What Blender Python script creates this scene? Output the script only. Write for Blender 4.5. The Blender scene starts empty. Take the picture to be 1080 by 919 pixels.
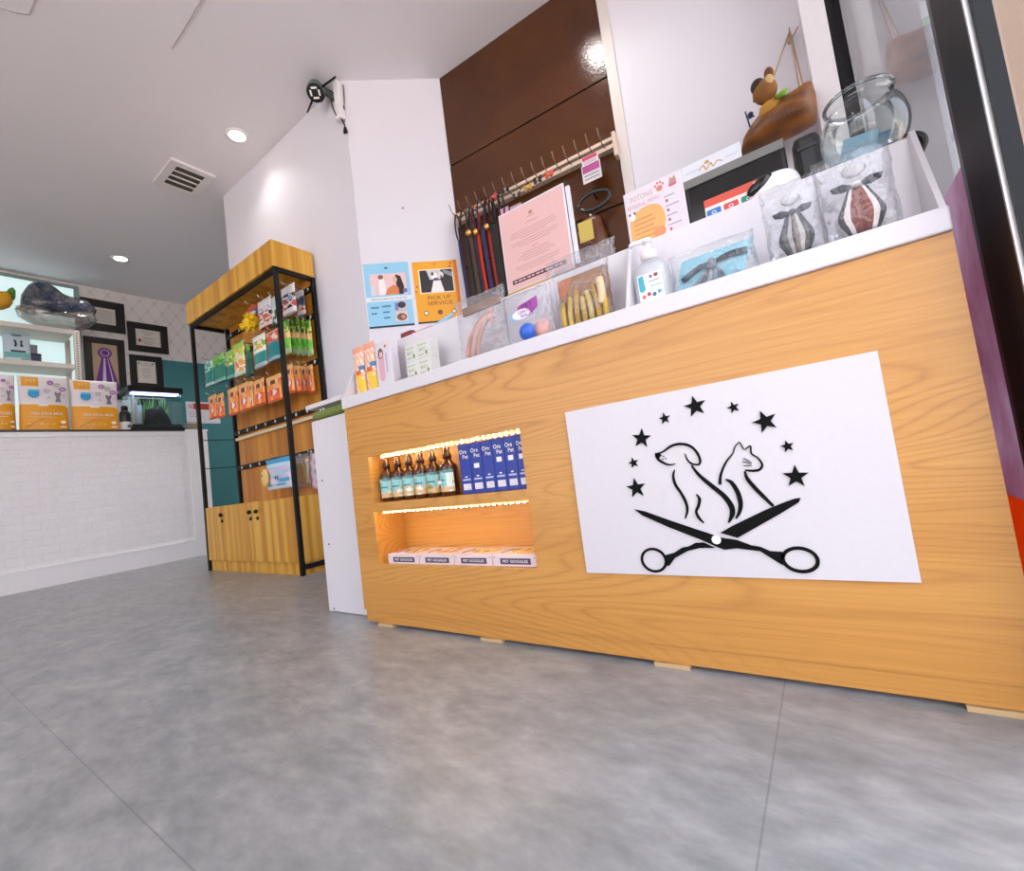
import bpy, bmesh, math, random
from mathutils import Vector, Matrix
random.seed(7)
PI = math.pi
sc = bpy.context.scene
COL = sc.collection

# ------------------------------------------------------------------ camera
FPX = 474.19
YAW, PIT, ROL = 0.60214, 0.07216, -0.12722
EYE = Vector((0, 0, 0.56))
_f = Vector((-math.sin(YAW) * math.cos(PIT), math.cos(YAW) * math.cos(PIT), math.sin(PIT)))
_r = Vector((math.cos(YAW), math.sin(YAW), 0))
_u = _r.cross(_f)
CR = math.cos(ROL) * _r + math.sin(ROL) * _u
CU = -math.sin(ROL) * _r + math.cos(ROL) * _u
cam = bpy.data.cameras.new('camera')
cam.sensor_width = 36.0
cam.sensor_fit = 'HORIZONTAL'
cam.lens = FPX / 1080 * 36
cam.clip_start = 0.02
co = bpy.data.objects.new('camera', cam)
COL.objects.link(co)
m3 = Matrix((CR, CU, -_f)).transposed()
co.matrix_world = Matrix.Translation(EYE) @ m3.to_4x4()
sc.camera = co


def ray(x, y):
    return CR * ((x - 540) / FPX) - CU * ((y - 459.5) / FPX) + _f


def at(x, y, X=None, Y=None, Z=None, pl=None):
    """the point of a real plane that the photograph shows at pixel x, y"""
    d = ray(x, y)
    if X is not None:
        return EYE + d * ((X - EYE.x) / d.x)
    if Y is not None:
        return EYE + d * ((Y - EYE.y) / d.y)
    if Z is not None:
        return EYE + d * ((Z - EYE.z) / d.z)
    o, n = pl
    return EYE + d * ((o - EYE).dot(n) / d.dot(n))


# ------------------------------------------------------------------ materials
def lin(c):
    c = c.lstrip('#')
    o = []
    for i in (0, 2, 4):
        v = int(c[i:i + 2], 16) / 255
        o.append(v / 12.92 if v <= 0.04045 else ((v + 0.055) / 1.055) ** 2.4)
    return (*o, 1.0)


_K = {}


def K(c, rough=0.5, metal=0.0, spec=0.5, coat=0.0, bump=0.0, bscale=60.0):
    key = (c, rough, metal, spec, coat, bump, bscale)
    if key in _K:
        return _K[key]
    m = bpy.data.materials.new('surface_' + c.strip('#'))
    m.use_nodes = True
    nt = m.node_tree
    b = nt.nodes['Principled BSDF']
    b.inputs['Base Color'].default_value = lin(c)
    b.inputs['Roughness'].default_value = rough
    b.inputs['Metallic'].default_value = metal
    b.inputs['Specular IOR Level'].default_value = spec
    b.inputs['Coat Weight'].default_value = coat
    tc = nt.nodes.new('ShaderNodeTexCoord')
    nz = nt.nodes.new('ShaderNodeTexNoise')
    nz.inputs['Scale'].default_value = bscale
    nz.inputs['Detail'].default_value = 3
    nt.links.new(tc.outputs['Object'], nz.inputs['Vector'])
    mx = nt.nodes.new('ShaderNodeMixRGB')
    mx.blend_type = 'MULTIPLY'
    mx.inputs['Fac'].default_value = 0.06
    mx.inputs['Color1'].default_value = lin(c)
    nt.links.new(nz.outputs['Fac'], mx.inputs['Color2'])
    nt.links.new(mx.outputs['Color'], b.inputs['Base Color'])
    if bump:
        bp = nt.nodes.new('ShaderNodeBump')
        bp.inputs['Strength'].default_value = bump
        bp.inputs['Distance'].default_value = 0.003
        nt.links.new(nz.outputs['Fac'], bp.inputs['Height'])
        nt.links.new(bp.outputs['Normal'], b.inputs['Normal'])
    _K[key] = m
    return m


def emit(c, s):
    m = bpy.data.materials.new('lamp_glow')
    m.use_nodes = True
    b = m.node_tree.nodes['Principled BSDF']
    b.inputs['Base Color'].default_value = lin(c)
    b.inputs['Emission Color'].default_value = lin(c)
    b.inputs['Emission Strength'].default_value = s
    return m


def clear(name, tint='#ffffff', gloss=0.10, rough=0.06, bump=0.0, edge=0.5, haze=0.0, hc='#ffffff', bscale=25):
    """thin clear sheet: transparent with a fresnel gloss and, if wanted, a milky share"""
    m = bpy.data.materials.new(name)
    m.use_nodes = True
    nt = m.node_tree
    nt.nodes.clear()
    N = nt.nodes.new
    L = nt.links.new
    out = N('ShaderNodeOutputMaterial')
    tr = N('ShaderNodeBsdfTransparent')
    tr.inputs['Color'].default_value = lin(tint)
    gl = N('ShaderNodeBsdfGlossy')
    gl.inputs['Roughness'].default_value = rough
    lw = N('ShaderNodeLayerWeight')
    lw.inputs['Blend'].default_value = 0.35
    mr = N('ShaderNodeMapRange')
    mr.inputs['To Min'].default_value = gloss
    mr.inputs['To Max'].default_value = edge
    L(lw.outputs['Fresnel'], mr.inputs['Value'])
    mix = N('ShaderNodeMixShader')
    L(mr.outputs['Result'], mix.inputs['Fac'])
    L(tr.outputs['BSDF'], mix.inputs[1])
    L(gl.outputs['BSDF'], mix.inputs[2])
    last = mix
    if haze:
        df = N('ShaderNodeBsdfDiffuse')
        df.inputs['Color'].default_value = lin(hc)
        m2 = N('ShaderNodeMixShader')
        m2.inputs['Fac'].default_value = haze
        L(mix.outputs['Shader'], m2.inputs[1])
        L(df.outputs['BSDF'], m2.inputs[2])
        last = m2
    if bump:
        tc = N('ShaderNodeTexCoord')
        nz = N('ShaderNodeTexNoise')
        nz.inputs['Scale'].default_value = bscale
        nz.inputs['Detail'].default_value = 2
        L(tc.outputs['Object'], nz.inputs['Vector'])
        bp = N('ShaderNodeBump')
        bp.inputs['Strength'].default_value = bump
        bp.inputs['Distance'].default_value = 0.02
        L(nz.outputs['Fac'], bp.inputs['Height'])
        L(bp.outputs['Normal'], gl.inputs['Normal'])
        L(bp.outputs['Normal'], lw.inputs['Normal'])
    L(last.outputs['Shader'], out.inputs['Surface'])
    return m


def nodes(name, rough=0.5, spec=0.5):
    m = bpy.data.materials.new(name)
    m.use_nodes = True
    nt = m.node_tree
    b = nt.nodes['Principled BSDF']
    b.inputs['Roughness'].default_value = rough
    b.inputs['Specular IOR Level'].default_value = spec
    geo = nt.nodes.new('ShaderNodeNewGeometry')
    return m, nt, b, geo.outputs['Position']


def mapping(nt, src, scale=(1, 1, 1), loc=(0, 0, 0), rot=(0, 0, 0)):
    n = nt.nodes.new('ShaderNodeMapping')
    n.inputs['Scale'].default_value = scale
    n.inputs['Location'].default_value = loc
    n.inputs['Rotation'].default_value = rot
    nt.links.new(src, n.inputs['Vector'])
    return n.outputs['Vector']


def noise(nt, src, scale, detail=3, rough=0.5, dist=0.0):
    n = nt.nodes.new('ShaderNodeTexNoise')
    n.inputs['Scale'].default_value = scale
    n.inputs['Detail'].default_value = detail
    n.inputs['Roughness'].default_value = rough
    n.inputs['Distortion'].default_value = dist
    nt.links.new(src, n.inputs['Vector'])
    return n.outputs['Fac']


def math_(nt, op, a, b=None, c=None):
    n = nt.nodes.new('ShaderNodeMath')
    n.operation = op
    for i, v in enumerate((a, b, c)):
        if v is None:
            continue
        if isinstance(v, (int, float)):
            n.inputs[i].default_value = v
        else:
            nt.links.new(v, n.inputs[i])
    return n.outputs[0]


def ramp(nt, fac, stops):
    n = nt.nodes.new('ShaderNodeValToRGB')
    e = n.color_ramp.elements
    while len(e) < len(stops):
        e.new(0.5)
    for el, (p, c) in zip(e, stops):
        el.position = p
        el.color = lin(c)
    nt.links.new(fac, n.inputs['Fac'])
    return n.outputs['Color']


def mixc(nt, fac, a, b, mode='MIX'):
    n = nt.nodes.new('ShaderNodeMixRGB')
    n.blend_type = mode
    for i, v in zip((0, 1, 2), (fac, a, b)):
        if isinstance(v, (int, float)):
            n.inputs[i].default_value = v
        elif isinstance(v, str):
            n.inputs[i].default_value = lin(v)
        else:
            nt.links.new(v, n.inputs[i])
    return n.outputs[0]


def bumpn(nt, b, h, strength=0.3, dist=0.01):
    n = nt.nodes.new('ShaderNodeBump')
    n.inputs['Strength'].default_value = strength
    n.inputs['Distance'].default_value = dist
    nt.links.new(h, n.inputs['Height'])
    nt.links.new(n.outputs['Normal'], b.inputs['Normal'])


def oak():
    m, nt, b, P = nodes('oak_veneer', 0.38, 0.5)
    b.inputs['Coat Weight'].default_value = .3
    b.inputs['Coat Roughness'].default_value = .32
    low = noise(nt, mapping(nt, P, (0.42, 1.0, 4.2), (1.4, 0, 2.2)), 1.0, 1.6, 0.35, 0.0)
    jit = noise(nt, mapping(nt, P, (2.2, 4, 26), (1, 0, 0)), 1.0, 3, 0.6)
    ph = math_(nt, 'ADD', math_(nt, 'MULTIPLY', low, 58.0), math_(nt, 'MULTIPLY', jit, 0.8))
    rings = math_(nt, 'FRACT', ph)
    tri = math_(nt, 'MULTIPLY', math_(nt, 'ABSOLUTE', math_(nt, 'SUBTRACT', rings, 0.5)), 2.0)
    line = ramp(nt, tri, [(0.0, '#cf9548'), (0.60, '#ca8e40'), (0.84, '#b87830'), (1.0, '#95571b')])
    fib = noise(nt, mapping(nt, P, (2.5, 30, 230)), 1.0, 4, 0.65)
    msk = noise(nt, mapping(nt, P, (0.5, 1, 3.0), (7, 0, 0)), 1.0, 1)
    msk = ramp(nt, msk, [(0.40, '#666666'), (0.60, '#ffffff')])
    line = mixc(nt, msk, '#c88d42', line)
    c = mixc(nt, 0.36, line, ramp(nt, fib, [(0.35, '#aa6c22'), (0.65, '#d69d50')]))
    pl = noise(nt, mapping(nt, P, (0.10, 1, 6.0), (0, 0, 2.0)), 1.0, 1)
    c = mixc(nt, 0.35, c, ramp(nt, pl, [(0.35, '#ba7a2a'), (0.65, '#d29a4c')]))
    nt.links.new(c, b.inputs['Base Color'])
    bumpn(nt, b, fib, 0.06, 0.002)
    return m


def stripwood(name, cols, sc_, axis='x'):
    """veneer of narrow upright staves"""
    m, nt, b, P = nodes(name, 0.42, 0.4)
    st = noise(nt, mapping(nt, P, sc_), 1.0, 1, 0.4)
    fib = noise(nt, mapping(nt, P, (90, 90, 3)), 1.0, 3)
    c = ramp(nt, st, [(0.30, cols[0]), (0.45, cols[1]), (0.55, cols[2]), (0.70, cols[3])])
    c = mixc(nt, 0.25, c, ramp(nt, fib, [(0.3, cols[0]), (0.7, cols[3])]))
    nt.links.new(c, b.inputs['Base Color'])
    return m


def floor_mat():
    m, nt, b, P = nodes('stone_look_vinyl', 0.33, 0.45)
    warp = noise(nt, mapping(nt, P, (1, 1.7, 1), (0, 0, 0), (0, 0, 0.55)), 4.2, 5, 0.62, 0.3)
    a = noise(nt, mapping(nt, P, (1, 2.0, 1), (5, 0, 0), (0, 0, 0.55)), 11.0, 7, 0.62, 0.0)
    c = ramp(nt, a, [(0.30, '#727473'), (0.45, '#878887'), (0.57, '#969695'), (0.75, '#b0afad')])
    c = mixc(nt, 0.40, c, ramp(nt, warp, [(0.38, '#7c7e7e'), (0.50, '#929291'), (0.62, '#a8a6a5')]))
    sep = nt.nodes.new('ShaderNodeSeparateXYZ')
    nt.links.new(P, sep.inputs[0])

    def seam(o, off, per):
        t = math_(nt, 'FRACT', math_(nt, 'DIVIDE', math_(nt, 'SUBTRACT', o, off), per))
        t = math_(nt, 'MULTIPLY', math_(nt, 'MINIMUM', t, math_(nt, 'SUBTRACT', 1.0, t)), per)
        return math_(nt, 'LESS_THAN', t, 0.0016)
    s = math_(nt, 'MAXIMUM', seam(sep.outputs[0], -0.155, 1.83), seam(sep.outputs[1], 0.286, 1.83))
    c = mixc(nt, math_(nt, 'MULTIPLY', s, 0.45), c, '#5d5d5c')
    nt.links.new(c, b.inputs['Base Color'])
    bumpn(nt, b, a, 0.05, 0.004)
    return m


def brick_mat():
    m, nt, b, P = nodes('white_painted_brick', 0.55, 0.4)
    sep = nt.nodes.new('ShaderNodeSeparateXYZ')
    nt.links.new(P, sep.inputs[0])
    cmb = nt.nodes.new('ShaderNodeCombineXYZ')
    nt.links.new(sep.outputs[1], cmb.inputs[0])
    nt.links.new(sep.outputs[2], cmb.inputs[1])
    bt = nt.nodes.new('ShaderNodeTexBrick')
    nt.links.new(cmb.outputs[0], bt.inputs['Vector'])
    bt.inputs['Scale'].default_value = 1.0
    bt.inputs['Brick Width'].default_value = 0.24
    bt.inputs['Row Height'].default_value = 0.078
    bt.inputs['Mortar Size'].default_value = 0.006
    bt.inputs['Mortar Smooth'].default_value = 0.5
    bt.inputs['Color1'].default_value = lin('#f4f0f0')
    bt.inputs['Color2'].default_value = lin('#f1eded')
    bt.inputs['Mortar'].default_value = lin('#efebea')
    nz = noise(nt, P, 30, 4)
    c = mixc(nt, 0.12, bt.outputs['Color'], nz, 'MULTIPLY')
    nt.links.new(c, b.inputs['Base Color'])
    nz2 = noise(nt, mapping(nt, P, (1, 5, 14)), 1.0, 3)
    h = math_(nt, 'ADD', math_(nt, 'ADD', math_(nt, 'MULTIPLY', bt.outputs['Fac'], -0.9), math_(nt, 'MULTIPLY', nz, 0.5)), math_(nt, 'MULTIPLY', nz2, 0.9))
    bumpn(nt, b, h, 0.35, 0.006)
    return m


def film(name, stops):
    """printed vinyl that daylight shines through"""
    m, nt, b, P = nodes(name, .35, .4)
    nz = noise(nt, mapping(nt, P, (3, 5, 4)), 1.4, 4, .6, .8)
    c = ramp(nt, nz, stops)
    nt.links.new(c, b.inputs['Base Color'])
    tl = nt.nodes.new('ShaderNodeBsdfTranslucent')
    nt.links.new(c, tl.inputs['Color'])
    mx = nt.nodes.new('ShaderNodeMixShader')
    mx.inputs['Fac'].default_value = .6
    nt.links.new(b.outputs['BSDF'], mx.inputs[1])
    nt.links.new(tl.outputs['BSDF'], mx.inputs[2])
    nt.links.new(mx.outputs['Shader'], nt.nodes['Material Output'].inputs['Surface'])
    return m


def wallpaper_mat():
    m, nt, b, P = nodes('trellis_wallpaper', 0.6, 0.3)
    sep = nt.nodes.new('ShaderNodeSeparateXYZ')
    nt.links.new(P, sep.inputs[0])
    y = math_(nt, 'MULTIPLY', sep.outputs[1], 2 * PI / 0.17)
    z = math_(nt, 'MULTIPLY', sep.outputs[2], 2 * PI / 0.26)
    v = math_(nt, 'ADD', math_(nt, 'COSINE', y), math_(nt, 'COSINE', z))
    d = math_(nt, 'ABSOLUTE', v)
    ln = math_(nt, 'LESS_THAN', d, 0.16)
    nt.links.new(mixc(nt, ln, '#e0d9d5', '#cfc7c3'), b.inputs['Base Color'])
    return m


def brown_mat():
    m, nt, b, P = nodes('brown_lacquer', 0.16, 0.5)
    nz = noise(nt, P, 70, 2)
    c = ramp(nt, noise(nt, P, 3.0, 3), [(0.3, '#44220a'), (0.7, '#522b0d')])
    nt.links.new(c, b.inputs['Base Color'])
    bumpn(nt, b, nz, 0.16, 0.006)
    return m


def paint_mat(name, c, rough=0.6, grain=0.03):
    m, nt, b, P = nodes(name, rough, 0.35)
    nz = noise(nt, P, 120, 3)
    nt.links.new(mixc(nt, grain, c, nz, 'MULTIPLY'), b.inputs['Base Color'])
    bumpn(nt, b, nz, 0.05, 0.002)
    return m


OAK = oak()
RACKWOOD = stripwood('yellow_stave_veneer', ['#b1761f', '#c88f2e', '#d8a33c', '#e0b052'], (17, 17, 0.25))
RACKBACK = stripwood('amber_stave_veneer', ['#a3621a', '#b87525', '#c8872f', '#d3973d'], (13, 13, 0.2))
WHITE = paint_mat('white_wall_paint', '#dcd8df')
CEIL = paint_mat('white_ceiling_paint', '#eae6ea')
LAM = K('#dad4d7', 0.35)
BLACK = K('#110e0c', 0.5, 0, .3)
BLACKM = K('#0c090a', 0.45, 0.0, .3)
GLASS = clear('window_glass', '#fbfdfd', 0.03, 0.01, 0, 0.9)
BAG = clear('clear_film', '#f8f9fa', 0.05, 0.12, 0.7, 0.35, 0.025)
BAGM = clear('milky_film', '#f6f6f8', 0.06, 0.16, 0.8, 0.38, 0.10, '#f6f2f3')
JAR = clear('clear_jar', '#eef4f4', 0.05, 0.03, 0, 0.85)
WARMLED = emit('#ffc978', 1.2)
BEAD = emit('#ffe4b4', 80)


# ------------------------------------------------------------------ mesh building
class Fr:
    """a flat frame: origin and u, v, n axes"""

    def __init__(s, o, u, v, n=None):
        s.o, s.u, s.v = Vector(o), Vector(u).normalized(), Vector(v).normalized()
        s.n = Vector(n).normalized() if n is not None else s.u.cross(s.v).normalized()

    def p(s, a, b, c=0.0):
        return s.o + s.u * a + s.v * b + s.n * c

    def loc(s, q):
        d = q - s.o
        return d.dot(s.u), d.dot(s.v)

    def off(s, a=0, b=0, c=0):
        return Fr(s.p(a, b, c), s.u, s.v, s.n)


def front(X, Z, Y):
    return Fr((X, Y, Z), (1, 0, 0), (0, 0, 1), (0, -1, 0))


class MB:
    def __init__(s):
        s.v, s.f, s.m, s.mats, s.sm = [], [], [], [], []

    def mi(s, mat):
        if mat not in s.mats:
            s.mats.append(mat)
        return s.mats.index(mat)

    def add(s, vs, fs, mat, smooth=False):
        k = len(s.v)
        s.v += [Vector(q) for q in vs]
        mm = None if isinstance(mat, list) else s.mi(mat)
        for i, q in enumerate(fs):
            s.f.append([k + j for j in q])
            s.m.append(s.mi(mat[i]) if mm is None else mm)
            s.sm.append(smooth)
        return s

    def box(s, a, b, mat):
        (x0, y0, z0), (x1, y1, z1) = a, b
        vs = [(x, y, z) for z in (z0, z1) for y in (y0, y1) for x in (x0, x1)]
        return s.add(vs, [(0, 2, 3, 1), (4, 5, 7, 6), (0, 1, 5, 4), (2, 6, 7, 3), (0, 4, 6, 2), (1, 3, 7, 5)], mat)

    def fbox(s, fr, u0, u1, v0, v1, n0, n1, mat):
        vs = [fr.p(a, b, c) for c in (n0, n1) for b in (v0, v1) for a in (u0, u1)]
        return s.add(vs, [(0, 2, 3, 1), (4, 5, 7, 6), (0, 1, 5, 4), (2, 6, 7, 3), (0, 4, 6, 2), (1, 3, 7, 5)], mat)

    def rbox(s, fr, u0, u1, v0, v1, n0, n1, mat, r=0.004):
        """box with chamfered edges"""
        bm = bmesh.new()
        bmesh.ops.create_cube(bm, size=1)
        for w in bm.verts:
            w.co = Vector(((u0 + u1) / 2 + w.co.x * (u1 - u0), (v0 + v1) / 2 + w.co.y * (v1 - v0), (n0 + n1) / 2 + w.co.z * (n1 - n0)))
        r = min(r, abs(u1 - u0) * .45, abs(v1 - v0) * .45, abs(n1 - n0) * .45)
        bmesh.ops.bevel(bm, geom=bm.edges[:], offset=r, segments=2, affect='EDGES', profile=0.5)
        bm.verts.index_update()
        s.add([fr.p(*w.co) for w in bm.verts], [[w.index for w in f.verts] for f in bm.faces], mat, False)
        bm.free()
        return s

    def poly(s, fr, pts, mat, n0=0.0, n1=0.001):
        """flat polygon (may be concave) with a little thickness"""
        from mathutils.geometry import tessellate_polygon
        k = len(pts)
        if k < 3:
            return s
        area = sum(pts[i][0] * pts[(i + 1) % k][1] - pts[(i + 1) % k][0] * pts[i][1] for i in range(k))
        if area < 0:
            pts = pts[::-1]
        tri = tessellate_polygon([[Vector((a, b, 0)) for a, b in pts]])
        vs = [fr.p(a, b, n0) for a, b in pts] + [fr.p(a, b, n1) for a, b in pts]
        fs = []
        for t in tri:
            a, b, c = t
            A, B, Cc = pts[a], pts[b], pts[c]
            if (B[0] - A[0]) * (Cc[1] - A[1]) - (B[1] - A[1]) * (Cc[0] - A[0]) < 0:
                t = (a, c, b)
            fs.append(tuple(i + k for i in t))
            fs.append(tuple(reversed(t)))
        fs += [(i, (i + 1) % k, k + (i + 1) % k, k + i) for i in range(k)]
        return s.add(vs, fs, mat)

    def ring(s, fr, cu, cv, ru, rv, w, mat, n0=0, n1=0.001, rot=0.0, seg=40):
        pts = []
        vs, fs = [], []
        for i in range(seg):
            a = 2 * PI * i / seg
            for q in (1.0, -1.0):
                x, y = (ru + q * w / 2) * math.cos(a), (rv + q * w / 2) * math.sin(a)
                X, Y = cu + x * math.cos(rot) - y * math.sin(rot), cv + x * math.sin(rot) + y * math.cos(rot)
                vs += [fr.p(X, Y, n0), fr.p(X, Y, n1)]
        for i in range(seg):
            a, b = 4 * i, 4 * ((i + 1) % seg)
            fs += [(a + 1, b + 1, b + 3, a + 3), (a, a + 2, b + 2, b), (a, b, b + 1, a + 1), (a + 2, a + 3, b + 3, b + 2)]
        return s.add(vs, fs, mat)

    def disc(s, fr, cu, cv, ru, rv, mat, n0=0, n1=0.001, rot=0.0, seg=24):
        pts = []
        for i in range(seg):
            a = 2 * PI * i / seg
            x, y = ru * math.cos(a), rv * math.sin(a)
            pts.append((cu + x * math.cos(rot) - y * math.sin(rot), cv + x * math.sin(rot) + y * math.cos(rot)))
        return s.poly(fr, pts, mat, n0, n1)

    def rect(s, fr, u0, u1, v0, v1, mat, n0=0, n1=0.001):
        return s.poly(fr, [(u0, v0), (u1, v0), (u1, v1), (u0, v1)], mat, n0, n1)

    def rrect(s, fr, u0, u1, v0, v1, r, mat, n0=0, n1=0.001):
        pts = []
        for cx, cy, a0 in ((u1 - r, v0 + r, -90), (u1 - r, v1 - r, 0), (u0 + r, v1 - r, 90), (u0 + r, v0 + r, 180)):
            for k in range(5):
                a = math.radians(a0 + 22.5 * k)
                pts.append((cx + r * math.cos(a), cy + r * math.sin(a)))
        return s.poly(fr, pts, mat, n0, n1)

    def stroke(s, fr, pts, ws, mat, n0=0, n1=0.001, sub=5):
        """calligraphic line: a ribbon along a smooth path with its own width"""
        P = spline([Vector((a, b, 0)) for a, b in pts], sub)
        k = len(P)
        Lp, Rp = [], []
        for i in range(k):
            t = (P[min(i + 1, k - 1)] - P[max(i - 1, 0)])
            if t.length < 1e-9:
                t = Vector((1, 0, 0))
            t.normalize()
            x = i / (k - 1) * (len(ws) - 1)
            j = min(int(x), len(ws) - 2)
            w = ws[j] + (ws[j + 1] - ws[j]) * (x - j)
            nn = Vector((-t.y, t.x, 0)) * w / 2
            Lp.append(P[i] + nn)
            Rp.append(P[i] - nn)
        vs, fs = [], []
        for i in range(k):
            for q in (Lp[i], Rp[i]):
                vs += [fr.p(q.x, q.y, n0), fr.p(q.x, q.y, n1)]
        for i in range(k - 1):
            a, b = 4 * i, 4 * (i + 1)
            fs += [(a + 1, a + 3, b + 3, b + 1), (a, b, b + 2, a + 2), (a, a + 1, b + 1, b), (a + 2, b + 2, b + 3, a + 3)]
        fs += [(0, 2, 3, 1), (b, b + 1, b + 3, b + 2)]
        return s.add(vs, fs, mat)

    def tube(s, path, r, mat, seg=8, caps=True, flat=1.0):
        path = [Vector(q) for q in path]
        k = len(path)
        rs = r if isinstance(r, (list, tuple)) else [r] * k
        t0 = (path[1] - path[0]).normalized()
        up = Vector((0, 0, 1)) if abs(t0.z) < 0.9 else Vector((1, 0, 0))
        a = t0.cross(up).normalized()
        vs, fs = [], []
        for i in range(k):
            t = (path[min(i + 1, k - 1)] - path[max(i - 1, 0)]).normalized()
            a = (a - t * a.dot(t)).normalized()
            b = t.cross(a)
            for j in range(seg):
                th = 2 * PI * j / seg
                vs.append(path[i] + (a * math.cos(th) + b * math.sin(th) * flat) * rs[i])
        for i in range(k - 1):
            for j in range(seg):
                fs.append((i * seg + j, i * seg + (j + 1) % seg, (i + 1) * seg + (j + 1) % seg, (i + 1) * seg + j))
        if caps:
            fs.append(tuple(reversed(range(seg))))
            fs.append(tuple((k - 1) * seg + j for j in range(seg)))
        return s.add(vs, fs, mat, True)

    def lathe(s, prof, o, mat, axis=(0, 0, 1), seg=28, sq=(1, 1), caps=True):
        """profile [(radius, height)] turned about an axis; mat may be a function of the ring number"""
        ax = Vector(axis).normalized()
        a = ax.orthogonal().normalized() if abs(ax.z) < 0.99 else Vector((1, 0, 0))
        b = ax.cross(a)
        o = Vector(o)
        vs, fs, mm = [], [], []
        for r, h in prof:
            for j in range(seg):
                th = 2 * PI * j / seg
                vs.append(o + ax * h + (a * math.cos(th) * sq[0] + b * math.sin(th) * sq[1]) * r)
        for i in range(len(prof) - 1):
            for j in range(seg):
                fs.append((i * seg + j, i * seg + (j + 1) % seg, (i + 1) * seg + (j + 1) % seg, (i + 1) * seg + j))
                mm.append(mat(i) if callable(mat) else mat)
        if caps:
            if prof[0][0] > 1e-6:
                fs.append(tuple(reversed(range(seg))))
                mm.append(mat(0) if callable(mat) else mat)
            if prof[-1][0] > 1e-6:
                fs.append(tuple((len(prof) - 1) * seg + j for j in range(seg)))
                mm.append(mat(len(prof) - 2) if callable(mat) else mat)
        return s.add(vs, fs, mm, True)

    def ball(s, c, r, mat, seg=16, rings=10, fr=None):
        c = Vector(c)
        r3 = r if isinstance(r, (tuple, list)) else (r, r, r)
        fr = fr or Fr((0, 0, 0), (1, 0, 0), (0, 1, 0), (0, 0, 1))
        vs, fs = [], []
        for i in range(rings + 1):
            ph = PI * i / rings
            for j in range(seg):
                th = 2 * PI * j / seg
                vs.append(c + fr.u * (r3[0] * math.sin(ph) * math.cos(th)) + fr.v * (r3[1] * math.sin(ph) * math.sin(th)) - fr.n * (r3[2] * math.cos(ph)))
        for i in range(rings):
            for j in range(seg):
                fs.append((i * seg + j, i * seg + (j + 1) % seg, (i + 1) * seg + (j + 1) % seg, (i + 1) * seg + j))
        return s.add(vs, fs, mat, True)

    def inflate(s, fr, pts, depth, mat, layers=6, lump=0.0, rnd=None, back=True, pw=1.0):
        """a soft body: the outline is its widest section and swells both ways"""
        k = len(pts)
        cu = sum(q[0] for q in pts) / k
        cv = sum(q[1] for q in pts) / k
        vs, fs = [], []
        rng = range(-layers, layers + 1) if back else range(0, layers + 1)
        rng = list(rng)
        rnd = rnd or random
        for l in rng:
            th = l / layers * PI / 2
            sc_ = max(math.cos(th), 0.02) ** pw
            nn = depth * math.sin(th)
            for (a, b) in pts:
                j = (1 + rnd.uniform(-lump, lump)) if lump else 1
                vs.append(fr.p(cu + (a - cu) * sc_ * j, cv + (b - cv) * sc_ * j, nn * j))
        R = len(rng)
        for i in range(R - 1):
            for j in range(k):
                fs.append((i * k + j, i * k + (j + 1) % k, (i + 1) * k + (j + 1) % k, (i + 1) * k + j))
        fs.append(tuple((R - 1) * k + j for j in range(k)))
        fs.append(tuple(reversed(range(k))))
        return s.add(vs, fs, mat, True)

    def pouch(s, fr, w, h, d, paint, nu=14, nv=20, kind='stand', crumple=0.0, rnd=None, back=None):
        """a filled bag, centred in u, standing on v = 0; paint(u, v) gives the print"""
        rnd = rnd or random

        def th(a, b):
            e = max(math.sin(PI * a), 0) ** 0.55
            if kind == 'stand':
                g = (max(1 - b, 0)) ** 0.55
            elif kind == 'flat':
                g = 1.0
            else:
                g = max(math.sin(PI * min(max(b, 0), 1)), 0) ** 0.6
            return e * g
        vs, fs, mm = [], [], []
        jit = {}
        for sd in (1, -1):
            for j in range(nv + 1):
                for i in range(nu + 1):
                    a, b = i / nu, j / nv
                    t = th(a, b)
                    edge = i in (0, nu) or j in (0, nv)
                    if (i, j) not in jit:
                        jit[(i, j)] = [rnd.uniform(-1, 1) * crumple for _ in range(3)]
                    q = jit[(i, j)]
                    cr = rnd.uniform(-1, 1) * crumple if not edge else 0
                    wob = 1 - 0.035 * math.sin(PI * b) * (2 * a - 1) ** 2
                    vs.append(fr.p((a - 0.5) * w * wob + q[0] * 0.6, b * h + q[1] * 0.6, sd * (d / 2 * t + 0.0006) + cr + q[2]))
        n1 = (nu + 1) * (nv + 1)
        for sd in (0, 1):
            for j in range(nv):
                for i in range(nu):
                    k = sd * n1 + j * (nu + 1) + i
                    q = (k, k + 1, k + nu + 2, k + nu + 1)
                    fs.append(q if sd == 0 else q[::-1])
                    pm = paint((i + .5) / nu, (j + .5) / nv) if (sd == 0 or back is None) else back
                    mm.append(pm)
        per = [i for i in range(nu + 1)] + [j * (nu + 1) + nu for j in range(1, nv + 1)] + [nv * (nu + 1) + i for i in range(nu - 1, -1, -1)] + [j * (nu + 1) for j in range(nv - 1, 0, -1)]
        for i in range(len(per)):
            a, b = per[i], per[(i + 1) % len(per)]
            fs.append((b, a, n1 + a, n1 + b))
            mm.append(paint(0.01, 0.5))
        return s.add(vs, fs, mm, True)

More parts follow.
